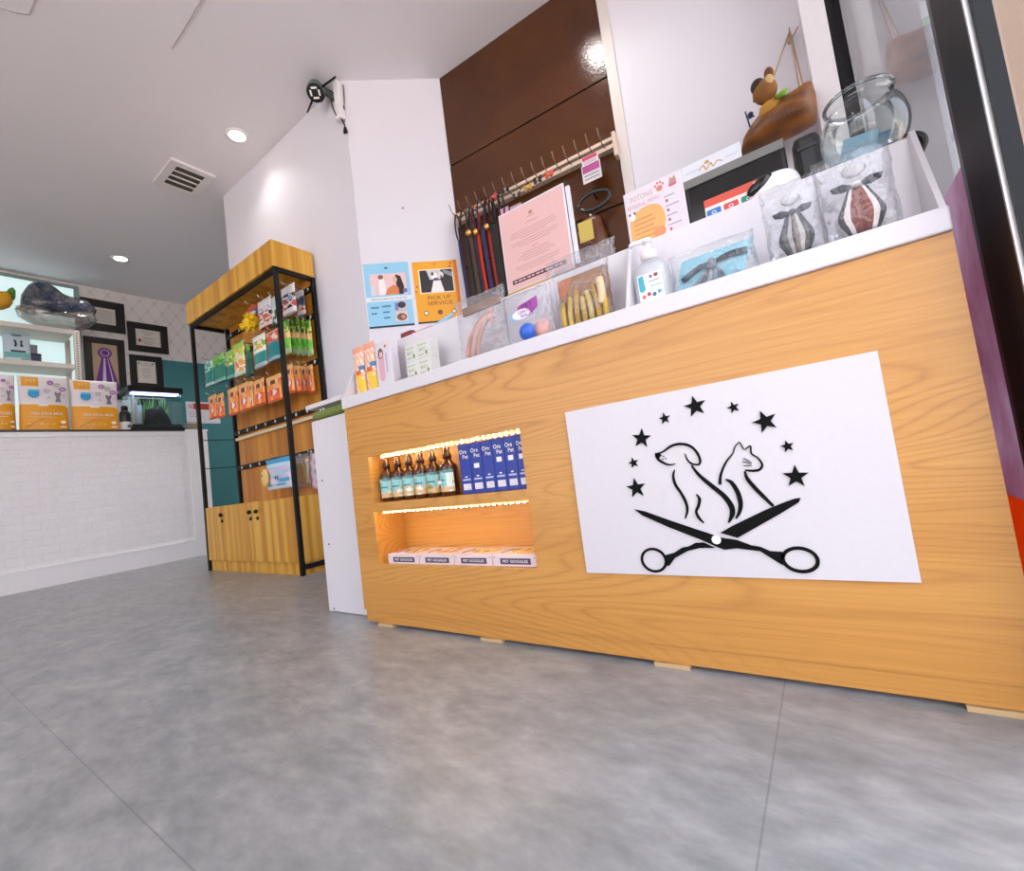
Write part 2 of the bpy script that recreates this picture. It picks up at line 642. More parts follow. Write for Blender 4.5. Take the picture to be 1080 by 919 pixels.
    def text(s, fr, txt, cu, cv, h, mat, w=None, n0=0.0006, bold=0.0, sx=1.0):
        """lettering centred on (cu, cv) with the given cap height; w fits the width"""
        cv_ = bpy.data.curves.new('lettering', 'FONT')
        cv_.body = txt
        cv_.align_x = 'CENTER'
        cv_.align_y = 'CENTER'
        cv_.resolution_u = 2
        cv_.offset = bold
        o = bpy.data.objects.new('lettering', cv_)
        me = bpy.data.meshes.new_from_object(o)
        if len(me.vertices):
            xs = [q.co.x for q in me.vertices]
            ys = [q.co.y for q in me.vertices]
            mx, my = (min(xs) + max(xs)) / 2, (min(ys) + max(ys)) / 2
            ky = h / max(max(ys) - min(ys), 1e-6)
            kx = (w / max(max(xs) - min(xs), 1e-6)) if w else ky * sx
            s.add([fr.p(cu + (q.co.x - mx) * kx, cv + (q.co.y - my) * ky, n0) for q in me.vertices], [list(p.vertices) for p in me.polygons], mat)
        bpy.data.objects.remove(o)
        bpy.data.curves.remove(cv_)
        bpy.data.meshes.remove(me)
        return s


def spline(P, sub=6):
    out = []
    k = len(P)
    for i in range(k - 1):
        p0, p1, p2, p3 = P[max(i - 1, 0)], P[i], P[i + 1], P[min(i + 2, k - 1)]
        for t in range(sub):
            t /= sub
            out.append(0.5 * ((2 * p1) + (p2 - p0) * t + (2 * p0 - 5 * p1 + 4 * p2 - p3) * t * t + (3 * p1 - p0 - 3 * p2 + p3) * t ** 3))
    out.append(P[-1].copy())
    return out


WM = {}


def props(o, label=None, cat=None, group=None, kind=None):
    if label:
        o['label'] = label
    if cat:
        o['category'] = cat
    if group:
        o['group'] = group
    if kind:
        o['kind'] = kind
    return o


def thing(name, label, cat, loc, group=None, rot=None):
    o = bpy.data.objects.new(name, None)
    o.empty_display_size = 0.05
    COL.objects.link(o)
    m = Matrix.Translation(Vector(loc))
    if rot:
        m = m @ Matrix.Rotation(rot, 4, 'Z')
    o.matrix_world = m
    WM[o.name] = m
    return props(o, label, cat, group)


def obj(name, mb, parent=None, label=None, cat=None, group=None, kind=None, origin=None, sub=0, solid=0):
    me = bpy.data.meshes.new(name)
    if parent is not None:
        M = WM[parent.name]
    elif origin is not None:
        M = Matrix.Translation(Vector(origin))
    else:
        M = Matrix.Identity(4)
    inv = M.inverted()
    me.from_pydata([inv @ v for v in mb.v], [], mb.f)
    for m in mb.mats:
        me.materials.append(m)
    me.polygons.foreach_set('material_index', mb.m)
    me.polygons.foreach_set('use_smooth', mb.sm)
    me.validate()
    me.update()
    o = bpy.data.objects.new(name, me)
    COL.objects.link(o)
    if parent is not None:
        o.parent = parent
    else:
        o.matrix_world = M
    WM[o.name] = M
    if sub:
        md = o.modifiers.new('smooth', 'SUBSURF')
        md.levels = md.render_levels = sub
    if solid:
        md = o.modifiers.new('thick', 'SOLIDIFY')
        md.thickness = solid
    return props(o, label, cat, group, kind)


def struct(name, mb):
    return obj(name, mb, kind='structure')


def dup(root, loc, label=None, group=None, rotz=None):
    r = root.copy()
    COL.objects.link(r)
    r.location = loc
    if rotz is not None:
        r.rotation_euler.z = rotz
    WM[r.name] = Matrix.Translation(Vector(loc))
    for ch in root.children:
        c = ch.copy()
        COL.objects.link(c)
        c.parent = r
        for g in ch.children:
            d = g.copy()
            COL.objects.link(d)
            d.parent = c
    return props(r, label, None, group)


SKY = 3.7
EXPO = 0.46
SUN = 25

# ------------------------------------------------------------------ the room
H = 3.58
GX = 0.318            # storefront glass
WALLE = -7.46
YA = 2.06             # wall behind the rack
B0 = Vector((-2.537, 2.068, 0))
B1 = Vector((-2.0, 2.544, 0))
BU = (B1 - B0).normalized()
BN = Vector((BU.y, -BU.x, 0))
CA = math.radians(4)
CU_ = Vector((math.cos(CA), math.sin(CA), 0))
CN = Vector((math.sin(CA), -math.cos(CA), 0))
UX, UZ, UY = Vector((1, 0, 0)), Vector((0, 0, 1)), Vector((0, 1, 0))


def side(Y, Z, X):
    return Fr((X, Y, Z), (0, 1, 0), (0, 0, 1), (1, 0, 0))


mb = MB().box((WALLE - .2, -3.2, -.06), (GX + .12, 5.2, 0), floor_mat())
struct('floor', mb)
mb = MB().box((WALLE - .2, -3.2, H), (GX + .12, 5.2, H + .06), CEIL)
struct('ceiling', mb)
mb = MB().box((WALLE - .1, -3.2, 0), (WALLE, 5.2, H), wallpaper_mat())
struct('wall_left', mb)
mb = MB().box((WALLE, 2.425, 0), (WALLE + .012, 5.0, 2.705), K('#3f7d80', 0.45))
struct('trim_1', mb)
mb = MB().box((-4.49, YA, 0), (-2.537, YA + .9, H), WHITE)
struct('wall_back', mb)
# slanted piece of wall between the rack wall and the recess
o = B0
mb = MB()
q = [B0, B1, B1 + Vector((0, .5, 0)), B0 + Vector((0, .5, 0))]
mb.add([(*p.xy, 0) for p in q] + [(*p.xy, H) for p in q], [(0, 1, 5, 4), (1, 2, 6, 5), (2, 3, 7, 6), (3, 0, 4, 7), (4, 5, 6, 7), (3, 2, 1, 0)], WHITE)
struct('wall_corner', mb)
# recess wall behind the counter, brown lacquered panels on its left part
Cf = Fr((B1.x, B1.y, 0), CU_, UZ, CN)
uEnd = (0.295 + 2.0) / math.cos(CA)
mb = MB().fbox(Cf, -.02, uEnd, 0, H, -.2, -.022, WHITE)
struct('wall_recess', mb)
uBrown = 1.272


def onC(x, y):
    return Cf.loc(at(x, y, pl=(Cf.o, CN)))


z1 = 2.868
z2 = 2.06
BROWN = brown_mat()
mb = MB()
for a, b in ((0.0, z2 - .006), (z2 + .006, z1 - .006), (z1 + .006, H)):
    mb.rbox(Cf, 0.002, uBrown - .03, a, b, -.022, 0.0, BROWN, .003)
mb.fbox(Cf, 0.0, uBrown - .03, 0, H, -.0222, -.016, BLACK)
struct('trim_2', mb)
mb = MB().fbox(Cf, uBrown - .03, uBrown + .03, 0, H, -.022, .012, K('#d8cfc9', .45))
struct('trim_3', mb)
mb = MB().fbox(Cf, uBrown + .03, uEnd, 0, H, -.022, -.004, WHITE)
struct('wall_recess_right', mb)
mb = MB().box((WALLE, -3.3, 0), (-4.6, -3.2, H), WHITE)
struct('wall_front', mb)
mb = MB().box((-4.6, -3.26, .06), (GX - .02, -3.252, H - .02), GLASS)  # unseen glazing, added to let more daylight onto counter and ceiling
struct('window_front_added', mb)
mb = MB()
for a in (-4.6, -3.0, -1.4):
    mb.box((a, -3.3, 0), (a + .06, -3.2, H), BLACKM)
struct('trim_13', mb)  # posts of the added front glazing
mb = MB().box((-4.49, 2.96, 0), (-4.39, 5.1, H), WHITE)
struct('wall_passage', mb)
mb = MB().box((WALLE, 5.0, 0), (-4.0, 5.1, H), WHITE)
struct('wall_far', mb)
# white pilaster at the end of the recess wall, storefront posts and glass
mb = MB().box((.196, 2.56, 0), (.289, 2.70, H), K('#efe9ec', .4))
struct('trim_4', mb)
mb = MB().box((.289, 2.60, 0), (.385, 2.72, H), BLACKM)
struct('trim_5', mb)
mb = MB().box((.388, 2.60, 0), (.475, 2.9, H), K('#f3eef1', .4))
mb.box((.475, 2.62, 0), (.60, 2.9, H), K('#efe6ea', .4))
struct('trim_6', mb)
STEEL = K('#c9c4c2', .3, .6)
mb = MB().box((.300, 1.085, 0), (.330, 1.243, H), K('#0b0808', .5, 0, .25))
mb.box((.306, 1.243, 0), (.331, 1.288, H), K('#4a3a46', .4))
mb.box((.2985, 1.078, 0), (.305, 1.0848, H), STEEL)
mb.box((.305, 1.066, 0), (.327, 1.0848, H), K('#15181a', .5, 0, .25))
struct('trim_7', mb)
mb = MB().box((GX, 1.27, 0.02), (GX + .008, 2.61, H - .02), GLASS)
struct('window_1', mb)
mb = MB()
for a, b in ((-3.15, -1.6), (-1.54, -.25)):
    mb.box((GX, a, .06), (GX + .008, b, H - .02), GLASS)
struct('window_2', mb)
mb = MB()
for a in (-3.2, -1.6, -.25):
    mb.box((GX - .02, a, 0), (GX + .04, a + .06, H), BLACKM)
struct('trim_8', mb)
# vinyl film on the outside of the glass
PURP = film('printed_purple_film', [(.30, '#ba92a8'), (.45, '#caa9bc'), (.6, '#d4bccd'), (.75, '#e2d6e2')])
ORNG = film('printed_orange_film', [(.3, '#f2803a'), (.7, '#f48940')])
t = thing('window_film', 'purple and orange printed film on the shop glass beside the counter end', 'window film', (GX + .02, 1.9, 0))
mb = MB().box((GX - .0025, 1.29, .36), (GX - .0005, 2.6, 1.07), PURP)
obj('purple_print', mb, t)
mb = MB().box((GX - .0025, 1.29, .02), (GX - .0005, 2.6, .3595), ORNG)
obj('orange_print', mb, t)
# outside: paving and a pale pillar
m, nt, b, P = nodes('outdoor_paving', .8, .3)
nt.links.new(ramp(nt, noise(nt, P, 5, 4), [(.3, '#b5a79b'), (.7, '#cbbfb4')]), b.inputs['Base Color'])
mb = MB().box((GX + .12, -3.3, -.06), (40, 14, -.02), m)
mb.box((-14, -40, -.06), (40, -3.3, -.02), m)
struct('pavement', mb)
mb = MB().box((.93, 3.0, -.02), (2.1, 3.7, 4.6), paint_mat('beige_render', '#8a7765', .7, .2))
struct('outdoor_pillar', mb)

# ceiling marks
mb = MB()
for (x0, y0), (x1, y1) in (((-3.12, 1.19), (-2.45, 1.205)),):
    mb.box((x0, y0 - .004, H - .006), (x1, y0 + .004, H + .001), K('#c4bcbc', .6))
struct('trim_9', mb)
mb = MB()
hx = [(-4.3, .52), (-3.47, .585), (-3.30, .60), (-3.1, .58)]
P_ = [at(0, 7, Z=H), at(18, 13, Z=H), at(31, 15, Z=H), at(37, 0, Z=H)]
P_ = [P_[0] + (P_[0] - P_[1]) * 2] + P_[:3] + [P_[3], P_[3] + (P_[3] - P_[2])]
for a, b in zip(P_[:-1], P_[1:]):
    d = (b - a).normalized()
    n = Vector((-d.y, d.x, 0)) * .004
    vs = [a + n, b + n, b - n, a - n]
    mb.add([(v.x, v.y, H - .004) for v in vs] + [(v.x, v.y, H + .001) for v in vs], [(3, 2, 1, 0), (0, 1, 5, 4), (2, 3, 7, 6), (1, 2, 6, 5), (3, 0, 4, 7)], K('#bdb5b5', .6))
struct('trim_10', mb)

# ------------------------------------------------------------------ ceiling fittings
GLOW = emit('#fff6ee', 9)


def downlight(x, y, label):
    t = thing('ceiling_light', label, 'ceiling light', (x, y, H), 'round recessed ceiling lights')
    mb = MB().lathe([(.062, -.004), (.088, -.006), (.092, 0.0), (.088, .0005), (.062, .0005)], (x, y, H - .001), K('#f2eeee', .4), caps=False)
    obj('trim_ring', mb, t)
    mb = MB().lathe([(0.0, -.003), (.06, -.003), (.063, .0), (0, 0)], (x, y, H - .001), GLOW, caps=False)
    obj('diffuser', mb, t)
    L = bpy.data.lights.new('downlight', 'SPOT')
    L.energy = DOWN_W * (.5 if x > -4 else 1)
    L.spot_size = math.radians(125)
    L.spot_blend = 0.9
    L.shadow_soft_size = .06
    L.color = (1.0, .97, .94)
    lo = bpy.data.objects.new('downlight', L)
    COL.objects.link(lo)
    lo.location = (x, y, H - .02)


DOWN_W = 26
downlight(-3.6, 1.80, 'bright round recessed ceiling light beside the square vent')
downlight(-6.42, 1.75, 'round recessed ceiling light farther back, above the framed certificates')
for x, y in ((-.88, 2.1), (-5.9, 3.6), (-3.6, -.9), (-.9, -.9), (-6.42, -.9)):  # corridor lamp added to brighten the teal wall; front row unseen
    L = bpy.data.lights.new('downlight', 'SPOT')
    L.energy = DOWN_W * (6 if y > 3 else 1.0)
    L.spot_size = math.radians(125)
    L.spot_blend = .9
    L.shadow_soft_size = .09
    L.color = (1.0, .97, .94)
    lo = bpy.data.objects.new('downlight', L)
    COL.objects.link(lo)
    lo.location = (x, y, H - .02)

c = [at(*q, Z=H) for q in ((161, 190), (181, 166), (229, 186), (204, 208))]
x0, x1 = (c[0].x + c[3].x) / 2, (c[1].x + c[2].x) / 2
y0, y1 = (c[0].y + c[1].y) / 2, (c[2].y + c[3].y) / 2
t = thing('ceiling_vent', 'square white ceiling air vent with dark slots', 'vent', ((x0 + x1) / 2, (y0 + y1) / 2, H))
mb = MB()
w = .06
VW = K('#e7e2e0', .4)
for a in ((x0, x1, y0, y0 + w), (x0, x1, y1 - w, y1), (x0, x0 + w, y0 + w, y1 - w), (x1 - w, x1, y0 + w, y1 - w)):
    mb.box((a[0], a[2], H - .022), (a[1], a[3], H - .0005), VW)
obj('frame', mb, t)
obj('backing', MB().box((x0 + w, y0 + w, H - .006), (x1 - w, y1 - w, H - .0006), K('#4b4a3c', .7)), t)
mb = MB()
for k in range(1, 4):
    x = x0 + w + (x1 - x0 - 2 * w) * k / 4
    mb.box((x - .005, y0 + w, H - .02), (x + .005, y1 - w, H - .006), VW)
for k in range(1, 16):
    yy = y0 + w + (y1 - y0 - 2 * w) * k / 16
    mb.box((x0 + w, yy - .002, H - .012), (x1 - w, yy + .002, H - .006), K('#6a6858', .6))
obj('grille', mb, t)

# security camera at the wall corner
c = at(333, 97, Y=1.93)
t = thing('security_camera', 'dark round security camera with two antennas under the ceiling', 'camera', c)
dirn = (EYE - c).normalized()
dirn = (dirn + Vector((-.25, 0, -.05))).normalized()
cf = Fr(c, dirn.cross(UZ) * -1, (dirn.cross(UZ) * -1).cross(dirn) * -1, dirn)
if cf.v.z < 0:
    cf = Fr(c, cf.u * -1, cf.v * -1, dirn)
GRN = K('#5d6b68', .4)
mb = MB().ball(c - dirn * .03, (.062, .072, .052), GRN, 20, 14, Fr(c, cf.u, cf.v, dirn))
mb.lathe([(.058, -.03), (.062, 0.0), (.06, .028)], c, GRN, dirn, 24, caps=False)
obj('housing', mb, t)
mb = MB().lathe([(.0, .030), (.05, .030), (.058, .024), (.06, .015)], c, K('#0f0d0d', .6), dirn, 24, caps=False)
obj('lens_face', mb, t)
mb = MB()
LEDW = K('#f2efe8', .4)
lf = Fr(c, cf.u, cf.v, dirn)
for a in (-1, 1):
    mb.fbox(lf, -.020, .020, a * .030 - .006, a * .030 + .006, .0302, .0335, LEDW)
    mb.fbox(lf, a * .030 - .006, a * .030 + .006, -.018, .018, .0302, .0335, LEDW)
obj('light_ring', mb, t, 'white square of small lights')
for a, tip in ((1, at(354, 81, Y=1.97)), (-1, at(324, 119, Y=1.93))):
    st = c - dirn * .02 + (tip - c).normalized() * .05
    obj('antenna', MB().tube([st, tip], [.008, .006], BLACK), t)
wp = at(352, 92, Y=2.03)
mb = MB().tube([c - dirn * .05, c - dirn * .1 + Vector((.02, .02, .0)), Vector((-2.62, 2.058, c.z + .0))], .028, K('#454c4c', .4), 12)
obj('bracket', mb, t)
# white cable box on the corner
mb = MB().rbox(Fr((-2.535, 2.058, 3.26), (1, 0, 0), UZ, (0, -1, 0)), -.05, .005, 0, .29, 0, .045, K('#efe9ea', .4), .006)
t = obj('cable_box', mb, label='slim white cable cover on the wall corner beside the security camera', cat='cable cover')
q = [at(x, y, pl=(B0 + BN * .015, BN)) for x, y in ((350, 108), (352, 116), (356, 123), (361, 127), (364, 134))]
q[0] = q[0] + BN * .02
mb = MB().tube(spline(q, 5), .0045, BLACK, 6)
q2 = [at(x, y, pl=(B0 + BN * .012, BN)) for x, y in ((362, 90), (363, 105), (362, 115), (357, 123))]
mb.tube(spline(q2, 5), .004, K('#4a4444', .5), 6)
a_ = at(364, 135, pl=(B0 + BN * .015, BN))
mb.tube([a_, a_ + Vector((-.012, 0, -.035))], .011, BLACK, 8)
mb.tube([a_, a_ + Vector((.012, .0, -.04))], .010, BLACK, 8)
a_ = at(362, 112, pl=(B0 + BN * .012, BN))
mb.tube([a_, a_ + Vector((0, 0, -.03))], .009, BLACK, 8)
obj('camera_cable', mb, label='thin black cable with plugs hanging from the security camera', cat='cable')

c = at(425, 220, pl=(B0, BN))
obj('wall_nail', MB().tube([c, c + BN * .02], .006, K('#b9b2b4', .4), 8), label='tiny nail in the bare white slanted wall above the orange poster', cat='nail')

# ------------------------------------------------------------------ reception counter
CX0, CX1, CY = -1.655, .252, 1.175
ZT = .898
t = thing('reception_counter', 'long oak veneer reception counter with white top and lit niches', 'counter', (-.7, 1.4, 0))
NX0, NX1 = -1.53, -.777
nz_ = ((.490, .680), (.245, .455))
mb = MB()
y0, y1 = CY, CY + .018
mb.box((CX0, y0, .058), (CX1, y1, nz_[1][0]), OAK)
mb.box((CX0, y0, nz_[1][1]), (CX1, y1, nz_[0][0]), OAK)
mb.box((CX0, y0, nz_[0][1]), (CX1, y1, ZT), OAK)
for a, b in nz_:
    mb.box((CX0, y0, a), (NX0, y1, b), OAK)
    mb.box((NX1, y0, a), (CX1, y1, b), OAK)
obj('front_board', mb, t)
obj('plinth', MB().box((CX0 + .008, CY + .004, .012), (CX1 - .005, CY + .022, .0575), OAK), t)
obj('side_panel', MB().box((CX1 - .018, CY + .0185, .012), (CX1, 1.84, ZT), OAK), t)
mb = MB()
mb.box((CX0, CY + .0185, .012), (CX0 + .018, 1.84, ZT), LAM)
obj('side_panel', mb, t)
for k, (a, b) in enumerate(nz_):
    mb = MB()
    yb = 1.287 if k == 0 else 1.325
    mb.box((NX0 - .012, y1 + .0005, a - .012), (NX0, yb, b + .012), OAK)
    mb.box((NX1, y1 + .0005, a - .012), (NX1 + .012, yb, b + .012), OAK)
    mb.box((NX0, y1 + .0005, a - .012), (NX1, yb, a), OAK)
    mb.box((NX0, y1 + .0005, b), (NX1, yb, b + .012), OAK)
    mb.box((NX0 - .012, yb, a - .012), (NX1 + .012, yb + .01, b + .012), OAK)
    n = obj('display_niche', mb, t)
    yy = CY + (.040 if k == 0 else .022)
    mb = MB().box((NX0 + .03, yy, b - .006), (NX1 - .004, yy + .009, b - .0005), WARMLED)
    nb = 30
    for i in range(nb):
        x = NX0 + .036 + (NX1 - NX0 - .045) * i / (nb - 1)
        mb.box((x - .0035, yy - .001, b - .0085), (x + .0035, yy + .005, b - .0062), BEAD)
    obj('light_strip', mb, n)
mb = MB().rbox(Fr((0, 1.165, ZT), UX, UZ, (0, -1, 0)), CX0 - .002, CX1 + .0005, .0005, .049, -.15, 0, LAM, .004)
obj('ledge', mb, t)
ZL = ZT + .049
ZR = 1.166
mb = MB().rbox(Fr((0, 1.305, 0), UX, UZ, (0, -1, 0)), CX0 + .01, CX1 - .002, ZL - .02, ZR, -.155, 0, LAM, .003)
obj('riser_shelf', mb, t)
mb = MB()
q = [(1.172, ZL), (1.306, ZL), (1.306, ZR), (1.285, ZR)]
for xx in (CX1 - .012, CX0 + .002):
    vs = [(xx, a, b) for a, b in q] + [(xx + .010, a, b) for a, b in q]
    e_ = MB().add(vs, [(0, 1, 2, 3)[::-1], (4, 5, 6, 7), (0, 1, 5, 4), (1, 2, 6, 5), (2, 3, 7, 6), (3, 0, 4, 7)], LAM)
    obj('end_panel', e_, t)
xd = -.385
vs = [(xd, a, b) for a, b in q] + [(xd + .010, a, b) for a, b in q]
obj('divider', MB().add(vs, [(0, 1, 2, 3)[::-1], (4, 5, 6, 7), (0, 1, 5, 4), (1, 2, 6, 5), (2, 3, 7, 6), (3, 0, 4, 7)], LAM), t)
obj('worktop', MB().box((CX0 + .018, 1.461, .90), (CX1 - .02, 1.95, .945), LAM), t)
ad = ['under the counter plinth at its far end', 'below the goggle boxes niche', 'under the plinth below the white sign', 'under the plinth at the doorway end']
for (x, y), l in zip(((405, 661), (517, 677), (706, 708), (1060, 760)), ad):
    c = at(x, y, Z=.003)
    f = front(c.x, 0.0, CY + .0)
    mb = MB()
    wv = .045
    mb.add([(c.x - wv, CY - .001, 0), (c.x + wv, CY - .001, 0), (c.x + wv, CY + .03, 0), (c.x - wv, CY + .03, 0),
            (c.x - wv, CY - .001, .009), (c.x + wv, CY - .001, .011), (c.x + wv, CY + .03, .0118), (c.x - wv, CY + .03, .0118)],
           [(3, 2, 1, 0), (4, 5, 6, 7), (0, 1, 5, 4), (1, 2, 6, 5), (2, 3, 7, 6), (3, 0, 4, 7)], K('#c9a878', .6))
    obj('wooden_shim', mb, label='small wooden shim ' + l, cat='shim', group='wooden shims under the counter')

# ------------------------------------------------------------------ sign on the counter front
SY = CY - .006
c4 = [at(*q, Y=SY) for q in ((594, 437), (924, 368), (973, 614), (621, 605))]
sx0, sx1 = (c4[0].x + c4[3].x) / 2, (c4[1].x + c4[2].x) / 2
sz0, sz1 = (c4[2].z + c4[3].z) / 2, (c4[0].z + c4[1].z) / 2
t = thing('sign_board', 'white sign board with black dog, cat and scissors emblem on the counter', 'sign', ((sx0 + sx1) / 2, SY, sz0))
obj('board', MB().box((sx0, SY, sz0), (sx1, CY - .0005, sz1), K('#d6d0d2', .35)), t)
INK = K('#060505', .6, 0, .15)
SF = front(0, 0, SY)


def S(px, py):
    p = at(580 + px / 2.634, 360 + py / 2.634, Y=SY)
    return p.x, p.z


def SP(pts):
    return [S(*q) for q in pts]


stars = [(404, 181, 33, 6), (510, 184, 19, 12), (598, 223, 38, 14), (660, 292, 21, 8), (683, 376, 39, -4), (319, 215, 17, 4), (255, 270, 28, -10), (233, 338, 15, 10), (240, 408, 28, 4)]
for px, py, r, rot in stars:
    cu, cv = S(px, py)
    rr = abs(S(px + r, py)[0] - S(px - r, py)[0]) / 2 * .98
    pts = []
    for k in range(10):
        a = math.radians(90 + rot + 36 * k)
        q = rr if k % 2 == 0 else rr * .42
        pts.append((cu + q * math.cos(a), cv + q * math.sin(a)))
    obj('star', MB().poly(SF, pts, INK, 0.0002, .003), t)
U = .0011       # one traced unit in metres (about)
mb = MB()


def ST(pts, ws):
    mb.stroke(SF, SP(pts), [w * U for w in ws], INK, .0002, .003)


ST([(294, 313), (310, 309), (322, 302), (336, 292), (355, 286), (378, 287), (398, 297), (412, 315), (418, 333), (414, 343)], [3, 4, 5, 6, 6, 5, 5, 4])
ST([(415, 343), (396, 341), (383, 330), (376, 312)], [4, 4, 3, 1.5])
ST([(295, 314), (300, 326), (312, 336), (330, 343), (349, 341)], [5, 6, 5, 4, 2])
mb.poly(SF, SP([(292, 311), (305, 312), (311, 317), (303, 325), (296, 321)]), INK, .0002, .003)
for q in ((316, 320), (322, 326), (314, 328)):
    mb.disc(SF, *S(*q), .0016, .0016, INK, .0002, .003, seg=8)
ST([(347, 357), (343, 374), (349, 398), (366, 424), (379, 450), (382, 473), (376, 493)], [2, 5, 6, 6, 6, 5, 2])
ST([(407, 425), (416, 438), (413, 458), (407, 473), (414, 490), (428, 505)], [2, 6, 6, 5, 6, 3])
ST([(394, 345), (414, 371), (449, 401), (484, 430), (504, 458), (507, 480), (497, 504)], [3, 7, 9, 10, 11, 10, 3])
obj('dog_outline', mb, t)
mb = MB()
ST([(473, 398), (475, 371), (489, 337), (508, 312), (514, 294), (526, 281), (533, 290), (541, 301), (557, 291), (560, 312), (578, 324), (590, 343), (582, 357), (562, 360), (543, 358)], [6, 5, 4, 2.5, 2, 2, 2, 2, 3, 3, 3, 4, 5, 5, 3])
for a, b in (((537, 325), (560, 337)), ((536, 335), (560, 341)), ((539, 346), (561, 347))):
    ST([a, ((a[0] + b[0]) / 2, (a[1] + b[1]) / 2 - 1), b], [1, 1.6, 1])
ST([(542, 361), (547, 379), (565, 402), (590, 428), (621, 458)], [3, 7, 8, 8, 5])
ST([(489, 384), (505, 393), (522, 420), (530, 450), (527, 474), (517, 493)], [3, 8, 9, 9, 7, 3])
obj('cat_outline', mb, t)
mb = MB()
mb.poly(SF, SP([(236, 467), (262, 472), (340, 500), (400, 520), (440, 533), (472, 545), (520, 552), (560, 567), (585, 571), (612, 583), (645, 585), (652, 596), (644, 606), (648, 622), (634, 614), (608, 598), (585, 583), (560, 580), (520, 575), (485, 579), (462, 570), (420, 551), (330, 516), (256, 483)]), INK, .0002, .003)
ca, cb = S(695, 607), S(745, 612)
cu, cv = ca
ru = abs(S(743, 607)[0] - S(647, 607)[0]) / 2
rv = abs(S(695, 575)[1] - S(695, 640)[1]) / 2
mb.ring(SF, cu, cv, ru, rv, .0075, INK, .0002, .003, math.radians(-4))
# second blade, broken by a white gap where it passes under the first
mb.poly(SF, SP([(697, 435), (692, 447), (640, 479), (522, 546), (474, 532), (505, 514), (600, 468), (655, 446), (681, 437)]), INK, .0002, .003)
mb.poly(SF, SP([(460, 574), (418, 574), (384, 582), (348, 602), (332, 624), (322, 622), (326, 606), (321, 594), (345, 588), (368, 573), (386, 570), (404, 560), (428, 559), (436, 563)]), INK, .0002, .003)
cu, cv = S(289, 608)
ru = abs(S(322, 608)[0] - S(256, 608)[0]) / 2
rv = abs(S(289, 577)[1] - S(289, 639)[1]) / 2
mb.ring(SF, cu, cv, ru, rv, .0065, INK, .0002, .003, 0)
obj('scissors', mb, t)
cu, cv = S(463, 551)
obj('pivot', MB().disc(SF, cu, cv, .0105, .0105, K('#f4f2f3', .35), .003, .004), t, 'white pivot dot')

# ------------------------------------------------------------------ goods in the niches
ORD = ['leftmost', 'second from the left', 'third from the left', 'fourth from the left', 'fifth from the left', 'sixth from the left', 'seventh from the left']
AMBER = K('#4a2106', .12, 0, .6)
CAPB = K('#3a1c0a', .3)
TEAL1, TEAL2, PALE, SAND, OLIV = K('#4aa3a4'), K('#8cc9c6'), K('#dfe6d8'), K('#d9b47e'), K('#9a8f3e')
PRICE = K('#efe8e4', .5)
pxs = [409.5, 421.5, 433.5, 446, 459, 476]
zf = nz_[0][0]
for i, px in enumerate(pxs):
    yb = 1.228
    x = at(px, 510, Y=yb).x
    big = i == 5
    r = .0305 if not big else .034
    h = 1.0 if not big else 1.015
    yb = 1.228 if not big else 1.222
    t = thing('spray_bottle', 'amber bottle with teal label in the upper niche, ' + ('nearest the blue boxes' if big else ORD[i] + ' of the row'), 'bottle', (x, yb, zf), 'amber bottles in the upper niche')
    prof = [(r * .9, 0), (r, .004), (r, .098 * h), (r * .93, .108 * h), (r * .6, .121 * h), (r * .42, .127 * h), (r * .42, .134 * h)]
    obj('bottle_body', MB().lathe(prof, (x, yb, zf + .0005), AMBER), t)
    prof = [(r * .48, .1345 * h), (r * .48, .150 * h), (r * .36, .153 * h), (r * .33, .172 * h), (r * .2, .175 * h)]
    obj('cap', MB().lathe(prof, (x, yb, zf), CAPB, seg=20), t)
    # label: a wrap on the front half
    rl = r + .0006
    mb = MB()
    nu, nv = 16, 14
    a0, a1 = (-200, 20) if not big else (-215, -20)
    vs, fs, mm = [], [], []
    for j in range(nv + 1):
        for k in range(nu + 1):
            a = math.radians(a0 + (a1 - a0) * k / nu)
            vs.append((x + rl * math.cos(a), yb + rl * math.sin(a), zf + (.016 + .078 * j / nv) * h))
    for j in range(nv):
        for k in range(nu):
            q = j * (nu + 1) + k
            fs.append((q, q + 1, q + nu + 2, q + nu + 1))
            v = (j + .5) / nv
            u = (k + .5) / nu
            if v > .86:
                mm.append(K('#5c8b8a'))
            elif v < .36 + .12 * math.sin(9 * u + i):
                mm.append(SAND if math.sin(k * .9 + i) + math.sin(j * 1.3) > -.6 else (OLIV if i == 4 else PALE))
            elif .5 < v < .56 and .3 < u < .7:
                mm.append(K('#2c7d86'))
            else:
                mm.append(TEAL1 if u < .3 + .1 * v else (PALE if u > .78 else TEAL2))
    mb.add(vs, fs, mm, True)
    lo = obj('bottle_label', mb, t)
    fr = Fr((x - .004, yb - rl - .0004, zf), UX, UZ, (0, -1, 0))
    obj('lettering', MB().text(fr, 'CEFI' if i != 5 else 'CE', 0, .083 * h, .009, K('#e9f4f2')), lo)
    if big:
        obj('price_sticker', MB().fbox(Fr((x, yb - rl - .0006, zf), UX, UZ, (0, -1, 0)), -.026, -.008, .045, .058, 0, .0006, PRICE), t, 'white price sticker')

